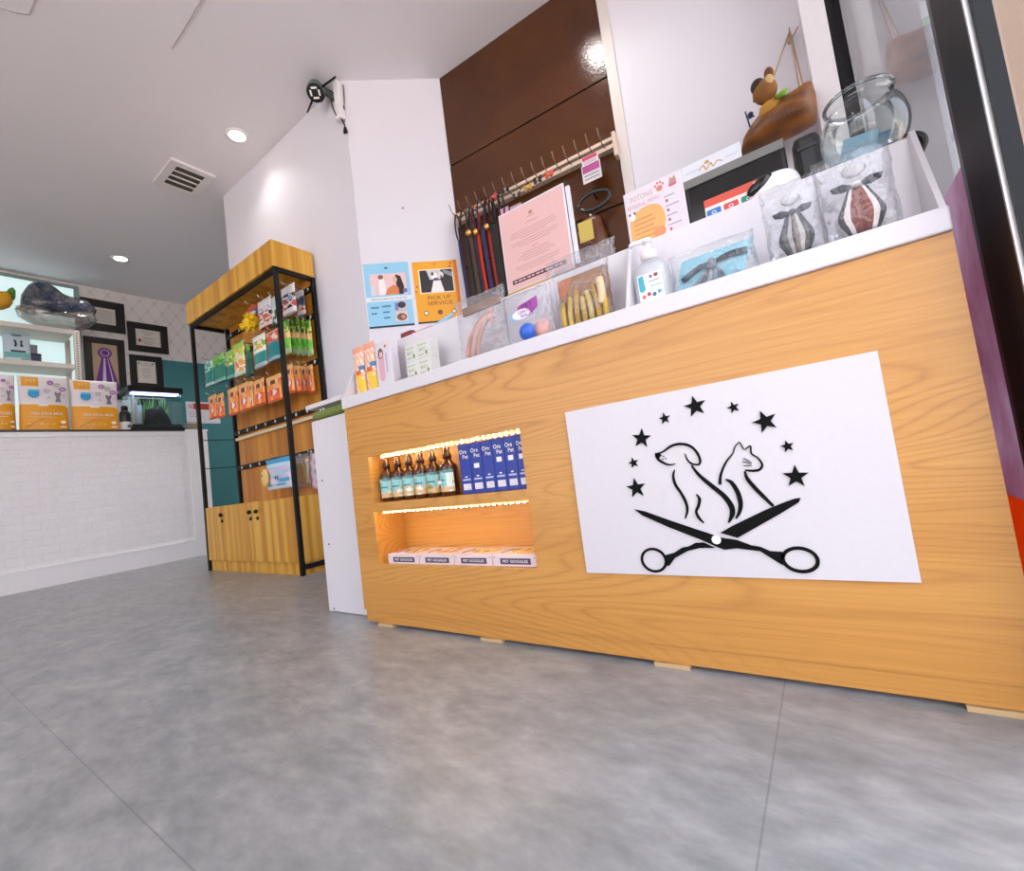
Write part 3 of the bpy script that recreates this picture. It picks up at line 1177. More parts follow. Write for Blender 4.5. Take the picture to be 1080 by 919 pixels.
BLUE = K('#243a92', .4)
xb0 = at(484.5, 505, Y=1.19).x
bw = .0575
bx = [at(x, 505, Y=1.19).x for x in (486, 498, 510.5, 522.5, 535, 547.5, 560)]
adj = ['beside the amber bottles', 'second from the bottles', 'third from the bottles', 'fourth from the bottles', 'fifth from the bottles', 'against the niche end wall']
for i in range(6):
    x = bx[i]
    w = min(bx[i + 1] - bx[i] - .001, .056)
    if x + w > NX1 - .001:
        w = NX1 - .001 - x
    t = thing('supplement_box', 'slim dark blue box in the upper niche, ' + adj[i], 'box', (x + w / 2, 1.215, zf), 'blue boxes in the upper niche')
    fr = front(x + w / 2, zf, 1.192)
    obj('carton', MB().rbox(fr, -w / 2, w / 2, .0005, .174, -.07, 0, BLUE, .0015), t)
    mb = MB()
    CRM = K('#efe6d2', .5)
    k = w / .056
    mb.text(fr, 'Ore', -.004 * k, .148, .015, CRM, .036 * k, .0004, .012)
    mb.text(fr, 'Pet', .006 * k, .130, .014, CRM, .028 * k, .0004, .012)
    mb.rect(fr, -.006 * k, .006 * k, .058, .062, PRICE, .0002, .0005)
    mb.rect(fr, -.019 * k, .019 * k, .047, .053, K('#b9bdd6'), .0002, .0005)
    mb.rect(fr, -.019 * k, .019 * k, .015, .036, PRICE, .0002, .0005)
    for q in range(3):
        mb.rect(fr, -.016 * k, .016 * k, .0185 + q * .006, .0198 + q * .006, K('#8a90b8'), .0006, .0008)
    mb.rect(fr, -.016 * k, .014 * k, .166, .1665, K('#7b86c4'), .0002, .0005)
    obj('print', mb, t)
    if i in (1, 3, 4, 5):
        obj('price_sticker', MB().rect(fr, -.012 * k, .013 * k, .087 + .01 * (i > 1), .103 + .01 * (i > 1), PRICE, .0005, .001), t, 'white price sticker')

# goggle boxes
zf = nz_[1][0]
fx = [NX0 + .055 + q for q in (0, .150, .318, .497, .690)]
fx = [at(409.5, 592, Y=1.188).x] + [at(x, 592, Y=1.188).x for x in (442.5, 479.5, 519.5)] + [NX1 - .003]
fills = ['#c98a35', '#d79a78', '#e0bd62', '#e7c04a']
PINKW = K('#e0cccc', .45)
for i in range(4):
    x0, x1 = fx[i] + .001, fx[i + 1] - .002
    xc, w = (x0 + x1) / 2, x1 - x0
    lab = ['farthest from the sign', 'second from far end', 'third from far end', 'nearest the sign'][i]
    t = thing('goggle_box', 'pale pink pet goggles box with oval window in the lower niche, ' + lab, 'box', (xc, 1.235, zf), 'pet goggles boxes in the lower niche')
    fr = front(xc, zf, 1.188)
    h = .038
    obj('carton', MB().rbox(fr, -w / 2, w / 2, .0005, h, -.130, 0, PINKW, .0015), t)
    top = Fr((xc, 1.188, zf + h), UX, UY, UZ)
    mb = MB()
    mb.rrect(top, -.042, .062, .025, .108, .038, K(fills[i], .35), .0003, .0012)
    for q in range(6):
        mb.disc(top, -.03 + q * .014, .066 + .018 * math.sin(q * 2.1 + i), .009, .018, K(['#a0662a', '#e9d38a', '#f0e0b0'][(q + i) % 3], .3), .0012, .0018)
    obj('window', mb, t)
    obj('window_rim', MB().ring(top, .010, .0665, .054, .042, .004, K('#c9a98f'), .0012, .002), t)
    mb = MB()
    mb.rect(fr, -w * .32, w * .36, .008, .027, K('#4a3b52'), .0002, .0006)
    mb.text(fr, 'PET GOGGLES', w * .02, .0175, .009, K('#f2e8ea'), w * .56, .0008, .01)
    mb.tube([top.p(-.068, .025, .001), top.p(-.058, .09, .001)], .0012, K('#6b4a52'), 5)
    for q in (-1, 1):
        mb.disc(fr, q * w * .45, .03, .002, .002, K('#6b4a52'), .0002, .0006, seg=8)
    obj('print', mb, t)

# ------------------------------------------------------------------ goods along the ledge
LY = 1.215
ZL0 = ZL + .0015


def ledge_x(px, py, Y=LY):
    return at(px, py, Y=Y).x


# two tall orange packets at the far end
for i, (pa, pb) in enumerate((((372, 395), (383, 390)), ((383.5, 393), (395, 385)))):
    x0, x1 = ledge_x(*pa), ledge_x(*pb)
    w = x1 - x0

    def paint(u, v, i=i):
        if v > .86:
            return K('#e9a184')
        if .30 < v < .5 and (u - .5) ** 2 + (v - .4) ** 2 * 5 < .09:
            return K('#f2c433') if v < .42 else K('#d8643c')
        if v < .3 and u > .3:
            return K('#f0c63a')
        if .52 < v < .6 and u > .55:
            return K('#4d7da6')
        return K('#f0b090') if (int(u * 9) + int(v * 17)) % 3 else K('#f6dccb')
    fr = front((x0 + x1) / 2, ZL0 + .002, LY + .012)
    mb = MB().pouch(fr, w * .96, .215, .022, paint, 12, 22, 'pillow', .0006)
    obj('treat_packet', mb, label=['tall orange treat packet at the far end of the ledge, outermost', 'tall orange treat packet on the ledge beside the white toothbrush box'][i], cat='packet', group='orange packets at the far end of the ledge', origin=fr.o)

# white slim box with a pink picture
x0, x1 = ledge_x(398, 395), ledge_x(414, 388)
fr = front((x0 + x1) / 2, ZL0, LY)
w = x1 - x0
t = thing('slim_box', 'slim white upright box with a pink picture on the ledge', 'box', fr.o)
obj('carton', MB().rbox(fr, -w / 2, w / 2, 0, .195, -.04, 0, K('#dad4d8', .4), .002), t)
mb = MB()
mb.rrect(fr, -w * .34, w * .02, .03, .165, .02, K('#d9a9b4'), .0002, .0006)
mb.disc(fr, -w * .15, .145, w * .16, .022, K('#6a4a48'), .0007, .001)
mb.disc(fr, -w * .13, .14, w * .10, .013, K('#e8b9b4'), .0011, .0013)
mb.rect(fr, w * .14, w * .22, .06, .14, K('#b9a6c8'), .0002, .0006)
mb.disc(fr, w * .18, .17, .006, .006, K('#c25f5f'), .0002, .0006)
obj('print', mb, t)
# clear blister
x0 = ledge_x(422, 392)
fr = front(x0 + .01, ZL0, LY + .02)
t = thing('clear_case', 'small clear plastic case with metal clips lying on the ledge', 'case', fr.o)
obj('shell', MB().rbox(fr, -.06, .055, 0, .034, -.06, 0, BAGM, .008), t)
mb = MB()
for q in range(4):
    mb.tube([fr.p(-.045 + .022 * q, .012, -.02), fr.p(-.03 + .022 * q, .022, -.012)], .003, K('#a9a4a8', .25, .8), 6)
obj('clip', mb, t)
# 2x2 stack of small white boxes
xa, xb, xc_ = ledge_x(430, 380), ledge_x(442, 375), ledge_x(455, 370)
hb = .067
nm = [('small white green-lettered carton on the ledge, lower far one of four', 'small white green-lettered carton on the ledge, lower near one of four'), ('small white green-lettered carton, upper far one of four stacked', 'small white green-lettered carton, upper near one of four stacked')]
for r_ in range(2):
    for k in range(2):
        x0, x1 = (xa, xb - .001) if k == 0 else (xb, xc_)
        w = x1 - x0
        fr = front((x0 + x1) / 2, ZL0 + r_ * (hb + .0006), LY - .01 + .0 * k)
        t = thing('small_carton', nm[r_][k], 'box', fr.o, 'small white cartons stacked on the ledge')
        obj('carton', MB().rbox(fr, -w / 2, w / 2, 0, hb, -.05, 0, K('#dad8d2', .4), .0015), t)
        mb = MB()
        G = K('#7f9a4e')
        mb.rect(fr, -w * .38, w * .3, .047, .053, K('#b8c59a'), .0002, .0006)
        mb.text(fr, 'BIO', -w * .05, .032, .012, G, w * .5)
        mb.disc(fr, w * .25, .016, .006, .009, G, .0002, .0006, seg=12)
        mb.rect(fr, -w * .38, w * .05, .010, .014, K('#a8a89a'), .0002, .0006)
        obj('print', mb, t)
# combs / brush behind the cartons, on the riser shelf
ZS = ZR + .0004
p0, p1 = at(426, 352, Y=1.35), at(447, 347, Y=1.35)
c = Vector(((p0.x + p1.x) / 2, 1.36, ZS))
t = thing('brush', 'small grooming brush with pink handle lying on the riser shelf', 'brush', c)
obj('handle', MB().rbox(front(c.x + .04, ZS + .006, 1.352), -.06, .065, 0, .022, -.022, 0, K('#c9889c', .4), .008), t)
obj('brush_head', MB().rbox(front(c.x - .05, ZS + .0, 1.35), -.036, .036, 0, .042, -.03, 0, K('#7a2f38', .5), .006), t)
c = at(462, 346, Y=1.37)
fr = Fr((c.x - .02, 1.37, ZS + .003), (1, 0, .12), UZ, (0, -1, 0))
t = obj('comb', MB().poly(fr, [(-.06, 0), (.11, .018), (.115, .03), (-.05, .022)], K('#8fc1d6', .4), 0, .008), label='pale blue comb lying on the riser shelf below the orange poster', cat='comb')

# clear bag of pink toys
fr = front(ledge_x(506, 352), ZL0 + .006, LY + .02)
t = thing('toy_bag', 'crumpled clear bag with pink chew rings on the ledge', 'bag', fr.o)
rr = random.Random(3)
obj('film', MB().pouch(fr, .22, .225, .07, lambda u, v: BAGM, 14, 16, 'pillow', .004, rr), t)
mb = MB()
for q in range(3):
    pts = [fr.p(-.075 + .022 * q, .015, .005), fr.p(-.05 + .02 * q, .07, .01), fr.p(-.005 + .018 * q, .12, .01), fr.p(.055, .15 - .018 * q, .004)]
    mb.tube(spline(pts, 6), .010 - .001 * q, K(['#d49a86', '#e6c0b2', '#dba898'][q], .4), 8)
mb.rbox(fr, -.08, .09, .165, .195, -.008, .004, K('#8a5d3e', .5), .003)
obj('chew', mb, t)

# bag with printed purple label and a blue ball
fr = front(ledge_x(553, 338) + .012, ZL0 + .004, LY + .012)
t = thing('wipes_bag', 'clear bag with purple printed label and a blue ball on the ledge', 'bag', fr.o)
rr = random.Random(5)
obj('film', MB().pouch(fr, .185, .17, .05, lambda u, v: BAGM, 12, 14, 'pillow', .0025, rr), t)
mb = MB()
fl = fr.off(.0, 0, .026)
mb.poly(fl, [(-.03, .088), (-.022, .118), (.052, .132), (.052, .10), (.03, .085)], K('#a13c9a', .35), 0, .0008)
mb.disc(fl, -.012, .09, .034, .016, K('#e9e4ec'), .0008, .0014)
mb.disc(fl, -.038, .088, .018, .014, K('#7fb8cf'), .0005, .0012)
mb.text(fl, 'CAN FOR', .006, .0955, .010, K('#8a3a8a'), .058, .0018, .01)
mb.text(fl, 'BALLS', .010, .083, .010, K('#8a3a8a'), .045, .0018, .01)
mb.text(fl, 'PET', .014, .113, .012, K('#4a1e55'), .04, .0012, .01)
obj('printed_label', mb, t)
obj('ball', MB().ball(fr.p(-.006, .034, .006), .030, K('#2f62c8', .3)), t, 'bright blue ball')
obj('rubber_pad', MB().ball(fr.p(.045, .034, .0), (.028, .018, .030), K('#e0a394', .4)), t, 'salmon pad')
# bag of yellow chews on a brown card
fr = front(ledge_x(614, 325), ZL0 + .005, LY + .015)
t = thing('chew_bag', 'clear bag of yellow chew sticks with brown header on the ledge', 'bag', fr.o)
rr = random.Random(9)
obj('film', MB().pouch(fr, .185, .185, .05, lambda u, v: BAG, 12, 14, 'pillow', .003, rr), t)
mb = MB()
mb.rbox(fr, -.084, .084, .012, .165, -.016, -.012, K('#a2714e', .5), .002)
mb.poly(fr.off(0, 0, -.011), [(-.08, .10), (-.055, .115), (-.03, .16), (-.08, .162)], K('#cf7a4a'), 0, .0008)
obj('header_card', mb, t)
mb = MB()
for q in range(7):
    x = -.068 + q * .0225
    mb.tube(spline([fr.p(x, .012, .0), fr.p(x + .003, .05, .008), fr.p(x + .008 * math.sin(q), .085 + .012 * (q % 3), .002)], 4), [.009] * 9, K(['#c9a23c', '#d8b75a', '#bf9230'][q % 3], .4), 8)
mb.tube(spline([fr.p(.06, .045, .01), fr.p(.066, .08, .012), fr.p(.062, .12, .008)], 4), .012, K('#e2c49a', .4), 8)
obj('chew_stick', mb, t)
# grey film bag lying behind it on the riser shelf
fr = front(at(612, 283, Y=1.335).x, ZS + .008, 1.335)
obj('film_bag', MB().pouch(fr, .25, .06, .04, lambda u, v: BAGM, 14, 6, 'pillow', .005, random.Random(2)), label='empty grey plastic bag crumpled on the riser shelf below the leather bag', cat='bag', origin=fr.o)

# pump bottle
x0 = ledge_x(687, 300)
fr = front(x0, ZL0, LY - .012)
t = thing('pump_bottle', 'clear hand sanitiser bottle with white pump on the ledge', 'bottle', fr.o)
prof = [(.044, 0), (.046, .004), (.046, .092), (.042, .104), (.028, .116), (.019, .121)]
bo = fr.p(0, 0, -.03)
prof = [(r_ * 1.06, z * 1.06) for r_, z in prof]
obj('bottle_body', MB().lathe(prof, bo, clear('cloudy_bottle', '#f4f6f7', .08, .1, 0, .5, .35, '#eef0f2'), sq=(1, .62)), t)
WP = K('#f3eff0', .3)
mb = MB().lathe([(.021, .118), (.022, .142), (.012, .147), (.007, .149), (.007, .168), (.013, .169), (.014, .178), (.010, .181)], bo + Vector((0, 0, .008)), WP, seg=20)
mb.tube([bo + Vector((0, 0, .183)), bo + Vector((-.034, -.006, .186)), bo + Vector((-.046, -.008, .178))], [.008, .006, .005], WP, 10)
obj('pump', mb, t)
lf = fr.off(.0, 0, -.0005)
mb = MB()
mb.rrect(lf, -.032, .034, .01, .082, .003, K('#f3f1f2', .35), 0, .0008)
obj('bottle_label', mb, t)
mb = MB()
TQ = K('#49a9b8')
mb.poly(lf, [(-.030, .040), (-.030, .078), (-.016, .081), (-.013, .04), (-.022, .034)], TQ, .0009, .0013)
mb.disc(lf, .004, .072, .004, .005, K('#8b5560'), .0009, .0013)
mb.disc(lf, .018, .073, .006, .005, K('#8b3f48'), .0009, .0013)
mb.rect(lf, -.004, .026, .058, .0605, K('#7a8a90'), .0009, .0013)
for q, cc in enumerate(('#cf6a5a', '#b9405a', '#4a6a8a', '#6aa0c0')):
    mb.disc(lf, -.02 + q * .014, .022 + .004 * (q % 2), .0055, .0055, K(cc), .0009, .0014, seg=14)
mb.rect(lf, .0, .03, .044, .047, K('#9fb5bb'), .0009, .0013)
obj('print', mb, t)


def bow(mb, fr, u, v, n, w, h, mat, knot):
    for sgn in (-1, 1):
        pts = [(u, v), (u + sgn * w * .5, v + h * .5), (u + sgn * w, v + h * .38), (u + sgn * w * .9, v - h * .1), (u + sgn * w * .5, v - h * .3)]
        mb.inflate(fr.off(0, 0, n), pts, h * .18, mat, 4)
    mb.ball(fr.p(u, v, n + .004), (w * .2, h * .3, h * .25), knot, 10, 8)


# blue card with bow tie
fr = front(ledge_x(752, 284), ZL0 + .004, LY - .005)
t = thing('bow_tie_pack', 'pale blue carded grey bow tie in clear film lying on the ledge', 'bow tie', fr.o)
mb = MB()
mb.poly(fr, [(-.098, 0), (.062, 0), (.098, .083), (-.07, .083)], K('#8fcbdb', .45), -.01, -.008)
obj('backing_card', mb, t)
mb = MB()
GR = K('#8d939c', .7)
for q in range(5):
    mb.stroke(fr.off(0, 0, -.004), [(-.005, .052), (-.03 + q * .012, .022), (-.055 + q * .018, .002)], [.006, .008, .01], K(['#8d939c', '#6f757f', '#a5abb2'][q % 3], .7), 0, .003)
mb.stroke(fr.off(0, 0, -.003), [(-.075, .03), (-.03, .05), (0, .05)], [.014, .012, .008], K('#3f4450', .7), 0, .004)
mb.stroke(fr.off(0, 0, -.003), [(0, .05), (.04, .058), (.08, .055)], [.008, .014, .015], K('#2f343f', .7), 0, .004)
mb.ball(fr.p(0, .05, .002), (.012, .008, .014), K('#777d86', .7), 10, 8)
obj('ribbon', mb, t)
obj('film', MB().pouch(fr, .20, .10, .03, lambda u, v: BAG, 12, 10, 'pillow', .0025, random.Random(4)), t)


def tie_pack(px, py, w, h, cols, label, seed, tx):
    fr = front(ledge_x(px, py), ZL0 + .005, LY - .004)
    t = thing('tie_pack', label, 'bow tie', fr.o, 'cloth ties in clear bags')

    def paint(u, v):
        return K(cols[min(int(u * len(cols)), len(cols) - 1)], .7)
    b = fr.off(tx, .008, .0)
    out = []
    mb = MB()
    mb.pouch(b, w * .62, h * .52, .028, paint, 15, 12, 'pillow', .0008, random.Random(seed))
    # narrow to a neck: pull the upper part in
    for q in mb.v:
        d = q - b.o
        v = d.z / (h * .52)
        k = 1.0 - .62 * max(v - .45, 0) / .55 if v > .45 else 1.0 - .35 * max(.3 - v, 0) / .3
        q.x = b.o.x + d.x * k
    obj('cloth', mb, t)
    mb = MB()
    bow(mb, b, 0, h * .53, .004, w * .34, h * .13, K(cols[0], .7), K(cols[1], .7))
    obj('bow', mb, t)
    obj('cotton_puff', MB().ball(b.p(0, h * .72, .0), (w * .16, .008, h * .085), K('#d9d6d6', .8), 12, 8), t)
    obj('film', MB().pouch(fr, w, h, .04, lambda u, v: BAG, 12, 14, 'pillow', .003, random.Random(seed)), t)


tie_pack(838, 245, .115, .175, ['#3a3b42', '#5d5e66', '#b9b2b0', '#4c4a4c', '#8c8076', '#c9c4c2', '#55534f', '#35363c'], 'grey and black striped cloth tie with bow in a clear bag', 11, .002)
tie_pack(905, 222, .135, .19, ['#34343c', '#efe6e2', '#7d3426', '#8f3d2a', '#7a2f22', '#914433', '#efe6e2', '#35353d'], 'rust brown cloth tie with white edges in a clear bag', 12, .004)

# ------------------------------------------------------------------ on the riser shelf and behind it
# pink notice in a holder
YN = 1.365
a, b, c, d = (at(*q, Y=YN) for q in ((531, 222), (597, 198), (600, 284), (532, 308)))
x0, x1 = (a.x + d.x) / 2, (b.x + c.x) / 2
zt, zb = (a.z + b.z) / 2, 1.205
fr = front((x0 + x1) / 2, zb, YN)
w, h = x1 - x0, zt - zb
t = thing('notice_stand', 'pink printed notice in a clear stand on the riser shelf', 'notice', (fr.o.x, YN, ZS))
obj('holder_base', MB().rbox(front(fr.o.x - .03, ZS, YN + .02), -.11, .11, 0, .034, -.05, .022, K('#c08a3e', .45), .004), t, 'wooden base block')
mb = MB()
mb.rbox(fr, -w / 2 - .006, w / 2 + .006, -.008, h + .006, -.006, -.001, K('#dfd9dc', .3), .001)
mb.rbox(fr, w / 2 + .007, w / 2 + .022, .01, h - .006, -.02, -.008, K('#d8d7dc', .3), .002)
obj('holder', mb, t)
obj('paper', MB().rect(fr, -w / 2, w / 2, 0, h, K('#dcb0ab', .5), 0, .0008), t)
mb = MB()
LN = K('#b98a86')
mb.disc(fr, 0, h * .87, .008, .006, K('#a9744a'), .0009, .0012)
mb.rect(fr, -.016, .016, h * .825, h * .835, LN, .0009, .0012)
for v, ww in ((.76, .2), (.69, .7), (.66, .74), (.63, .72), (.60, .4), (.56, .74), (.53, .72), (.50, .5), (.44, .1), (.40, .42), (.37, .5), (.34, .6), (.31, .42), (.25, .7), (.22, .66), (.19, .5)):
    mb.rect(fr, -w * ww / 2, w * ww / 2, h * v, h * v + .0022, LN, .0009, .0012)
mb.rect(fr, -w * .42, w * .42, h * .06, h * .115, K('#4a2f33'), .0009, .0013)
for q in range(11):
    mb.rect(fr, -w * .39 + w * .071 * q, -w * .39 + w * .071 * q + w * (.045 + .012 * (q % 2)), h * .078, h * .098, K('#cfa6a4'), .0014, .0018)
obj('print', mb, t)

# white menu card
a, b, c, d = (at(*q, Y=YN) for q in ((657, 203), (717, 183), (727, 240), (667, 262)))
x0, x1 = (a.x + d.x) / 2, (b.x + c.x) / 2
zt = (a.z + b.z) / 2
fr = front((x0 + x1) / 2, ZS, YN)
w, h = x1 - x0, zt - ZS
t = thing('menu_card', 'white card with orange blob, paw print and small cat drawing', 'card', fr.o)
mb = MB()
mb.rbox(fr, -w / 2 - .003, w / 2 + .003, 0, h + .002, -.004, -.0005, K('#dfd8dc', .3), .001)
mb.rbox(fr, -w * .4, w * .4, 0, .004, -.06, -.004, K('#efe8ec', .3), .001)
obj('holder', mb, t)
obj('paper', MB().rect(fr, -w / 2, w / 2, .004, h, K('#dbd1d7', .5), 0, .0006), t)
mb = MB()
PKC = K('#c98f92')
mb.text(fr, 'POTONG', -w * .20, h * .86, .016, PKC, w * .40, .001)
mb.text(fr, 'REFERRAL MENU', -w * .18, h * .74, .012, PKC, w * .58, .001)
blob = spline([Vector(q).to_3d() for q in ((-.47, .02), (-.47, .4), (-.40, .58), (-.15, .66), (.08, .6), (.16, .4), (.12, .22), (.02, .1), (-.1, .05), (-.25, .02), (-.47, .02))], 5)
mb.poly(fr, [(q.x * w, q.y * h + .004) for q in blob[:-1]], K('#e3a964'), .0007, .0010)
mb.disc(fr, w * .03, h * .2, w * .11, h * .08, K('#e58f5c'), .0011, .0013)
for q in range(5):
    mb.rect(fr, -w * .40, -w * (.05 - .03 * (q % 2)), h * (.2 + .075 * q), h * (.2 + .075 * q) + .003, K('#c0813f'), .0012, .0014)
RED = K('#c97a68')
mb.disc(fr, w * .13, h * .86, w * .055, h * .045, RED, .0008, .0011)
for q in range(4):
    an = math.radians(30 + 40 * q)
    mb.disc(fr, w * .13 + w * .075 * math.cos(an), h * .87 + h * .085 * math.sin(an), w * .02, h * .022, RED, .0008, .0011, seg=12)
mb.poly(fr, [(w * .28, h * .82), (w * .42, h * .82), (w * .42, h * .88), (w * .40, h * .97), (w * .37, h * .93), (w * .33, h * .94), (w * .32, h * .97), (w * .30, h * .88)], K('#b98a7e'), .0008, .0011)
mb.disc(fr, w * .35, h * .83, w * .07, h * .02, K('#c06070'), .0011, .0013)
for q in range(4):
    mb.rect(fr, w * .18, w * (.36 + .05 * (q % 2)), h * (.68 - .15 * q), h * (.68 - .15 * q) + .003, K('#9a8a9a'), .0008, .0011)
    mb.disc(fr, w * .22, h * (.62 - .15 * q), .004, .005, K('#b05a6a'), .0008, .0011, seg=10)
    mb.disc(fr, w * .40, h * (.63 - .15 * q), .006, .006, K('#d8cfd4'), .0008, .0011, seg=10)
mb.rect(fr, w * .1, w * .42, h * .06, h * .075, K('#c97a68'), .0008, .0011)
mb.disc(fr, -w * .40, h * .58, w * .05, h * .06, K('#e8e2e2'), .0012, .0015)
for q in (-1, 1):
    mb.disc(fr, -w * .40 + q * w * .045, h * .635, w * .02, h * .022, K('#4a4450'), .0016, .0018, seg=10)
mb.disc(fr, -w * .30, h * .1, w * .1, h * .1, K('#e8c79a'), .0015, .0018)
mb.disc(fr, -w * .21, h * .14, w * .03, h * .05, K('#6a4a3c'), .0019, .0021)
obj('print', mb, t)

# payment stand
a, b = at(744, 212, Y=1.40), at(810, 184, Y=1.40)
fr = front((a.x + b.x) / 2 + .005, ZS, 1.40)
w = b.x - a.x + .02
h = (a.z + b.z) / 2 - ZS
t = thing('payment_stand', 'card payment stand with red top band and coloured tiles', 'sign', fr.o)
obj('board', MB().rbox(fr, -w / 2, w / 2, 0, h, -.012, 0, K('#e6e0d6', .4), .001), t)
mb = MB()
mb.rect(fr, -w / 2, w / 2, h - .022, h, K('#d4503a', .45), .0002, .0009)
tw = w / 4
for r_ in range(3):
    for k in range(4):
        cc = [['#2f6fb8', '#d0453c', '#2a8a72', '#3a5a9a'], ['#2f8a5a', '#2a2f78', '#b03040', '#3a8a9a'], ['#c05030', '#3060a0', '#509050', '#702040']][r_][k]
        u = -w / 2 + tw * (k + .5)
        v = h - .043 - r_ * .030
        if v > .012:
            mb.rrect(fr, u - tw * .42, u + tw * .42, v - .010, v + .011, .004, K(cc, .4), .0002, .0009)
            mb.ring(fr, u, v, tw * .12, .004, .0018, K('#e9f0f2'), .001, .0014, seg=14)
obj('print', mb, t)

# white terminal
c = at(817, 205, Y=1.385)
fr = front(c.x, ZS, 1.385)
t = thing('card_reader', 'rounded white card reader with black oval window beside the payment tiles', 'card reader', fr.o)
hh = at(815, 184, Y=1.385).z - ZS
mb = MB()
pr = spline([Vector(q).to_3d() for q in ((-.055, 0), (.055, 0), (.062, hh * .5), (.045, hh * .9), (.0, hh), (-.045, hh * .85), (-.06, hh * .4), (-.055, 0))], 5)[:-1]
mb.inflate(fr, [(q.x, q.y) for q in pr], .035, K('#efe8ea', .25), 6, pw=.6)
obj('body', mb, t)
wf = Fr(fr.p(-.028, hh * .66, .026), Vector((.8, -.0, .38)), UZ, (-.25, -1, .25))
obj('window', MB().ball(wf.o, (.036, .017, .012), K('#15100f', .08), 18, 12, Fr(wf.o, Vector((.85, 0, .4)), Vector((-.4, 0, .85)), (0, -1, 0))), t, 'glossy black oval window')

# fish bowl with leaflets
c = at(911, 140, Y=1.39)
rb = (at(965, 140, Y=1.39).x - at(857, 140, Y=1.39).x) / 2 * .95
bc = Vector((c.x, 1.39, ZS))
t = thing('glass_bowl', 'clear round glass bowl holding leaflets on the riser shelf', 'bowl', bc)
hb = at(912, 93, Y=1.39).z - ZS
prof = []
for k in range(0, 15):
    an = -PI / 2 * .86 + (PI / 2 * .86 + PI / 2 * .56) * k / 14
    prof.append((rb * math.cos(an), hb * .47 + hb * .47 * math.sin(an)))
prof.append((prof[-1][0] + .006, prof[-1][1] + .008))
prof.append((prof[-2][0] + .012, prof[-1][1] + .006))
zz = prof[0][1]
prof = [(r_, z - zz + .001) for r_, z in prof]
obj('bowl_body', MB().lathe(prof, bc, JAR, seg=40, caps=False), t)
obj('rim', MB().tube([bc + Vector((math.cos(2 * PI * k / 36) * prof[-1][0], math.sin(2 * PI * k / 36) * prof[-1][0], prof[-1][1])) for k in range(37)], .0045, JAR, 8), t)
lf = Fr(bc + Vector((-.02, 0, .02)), Vector((.9, -.05, -.1)), Vector((.25, .25, .9)))
obj('leaflet', MB().fbox(lf, -.040, .030, .012, .085, 0, .002, K('#8fb0bf', .5)), label='pale blue leaflet standing inside the glass bowl', cat='leaflet')
lf = Fr(bc + Vector((-.01, .012, .016)), Vector((.9, .15, .0)), Vector((.35, .3, .85)))
obj('leaflet', MB().fbox(lf, -.028, .036, .008, .088, 0, .002, K('#5d8297', .5)), label='darker blue leaflet behind the pale one in the glass bowl', cat='leaflet')
lf = Fr(bc + Vector((.04, -.012, .022)), Vector((.95, -.05, .1)), Vector((.0, .6, .45)))
obj('leaflet', MB().fbox(lf, -.04, .026, 0, .045, 0, .003, K('#6f6a68', .5)), label='grey folded paper lying flat inside the glass bowl', cat='leaflet')
# black and orange object past the shelf end
c = at(974, 160, Y=1.455)
mb = MB()
fr = front(CX1 + .0, c.z, 1.44)
t = thing('tape_roll', 'black roll with orange side peeping past the shelf end', 'tape roll', (c.x - .02, 1.47, ZS))
rt = .030
ax = (0, -1, 0)
obj('roll', MB().lathe([(.018, 0), (rt, 0), (rt, .04), (.018, .04), (.018, 0)], (.266, 1.456, ZS + rt + .0), K('#1a1218', .35), ax, 28, caps=False), t)
obj('orange_core', MB().lathe([(.0, .0405), (.017, .0405), (.017, .042), (0, .042)], (.258, 1.456, ZS + rt + .006), K('#e0842a', .4), ax, 20, caps=False), t)

# screen behind the shelf
YM = 1.60
a, b = at(720, 191, Y=YM), at(827, 151, Y=YM)
zt = (a.z + b.z) / 2
w = b.x - a.x
fr = front((a.x + b.x) / 2, .9455, YM)
t = thing('monitor', 'black point of sale monitor with grey upper edge behind the menu card', 'monitor', fr.o)
mb = MB().rbox(fr, -w / 2, w / 2, zt - .9455 - .30, zt - .9455, -.045, 0, K('#14100f', .3), .006)
obj('screen_housing', mb, t)
obj('bezel', MB().rbox(fr, -w / 2, w / 2 - .002, zt - .9455 - .026, zt - .9455 + .003, 0, .006, K('#76746f', .4), .002), t, 'grey upper bezel')
obj('screen', MB().rect(fr, -w / 2 + .012, w / 2 - .012, zt - .9455 - .285, zt - .9455 - .03, K('#0b0908', .12), .0003, .002), t)
mb = MB().rbox(fr, -.03, .03, .012, .25, -.06, -.0455, K('#1c1816', .4), .004)
mb.rbox(fr, -.1, .1, 0, .012, -.12, .05, K('#1c1816', .4), .004)
obj('stand', mb, t)
# rounded black printer to its right
a, b = at(831, 143, Y=1.62), at(863, 141, Y=1.62)
fr = front((a.x + b.x) / 2 + .004, .9455, 1.62)
w = max(b.x - a.x, .06)
hh = at(846, 141, Y=1.62).z - .9455
t = thing('receipt_printer', 'rounded black receipt printer on the worktop beside the monitor', 'printer', fr.o)
obj('housing', MB().rbox(fr, -w / 2, w / 2, 0, hh, -.14, 0, K('#171413', .35), .02), t)
obj('paper_slot', MB().rbox(fr, -w * .35, w * .35, hh - .05, hh - .04, .0005, .003, K('#2e2a29', .5), .001), t)
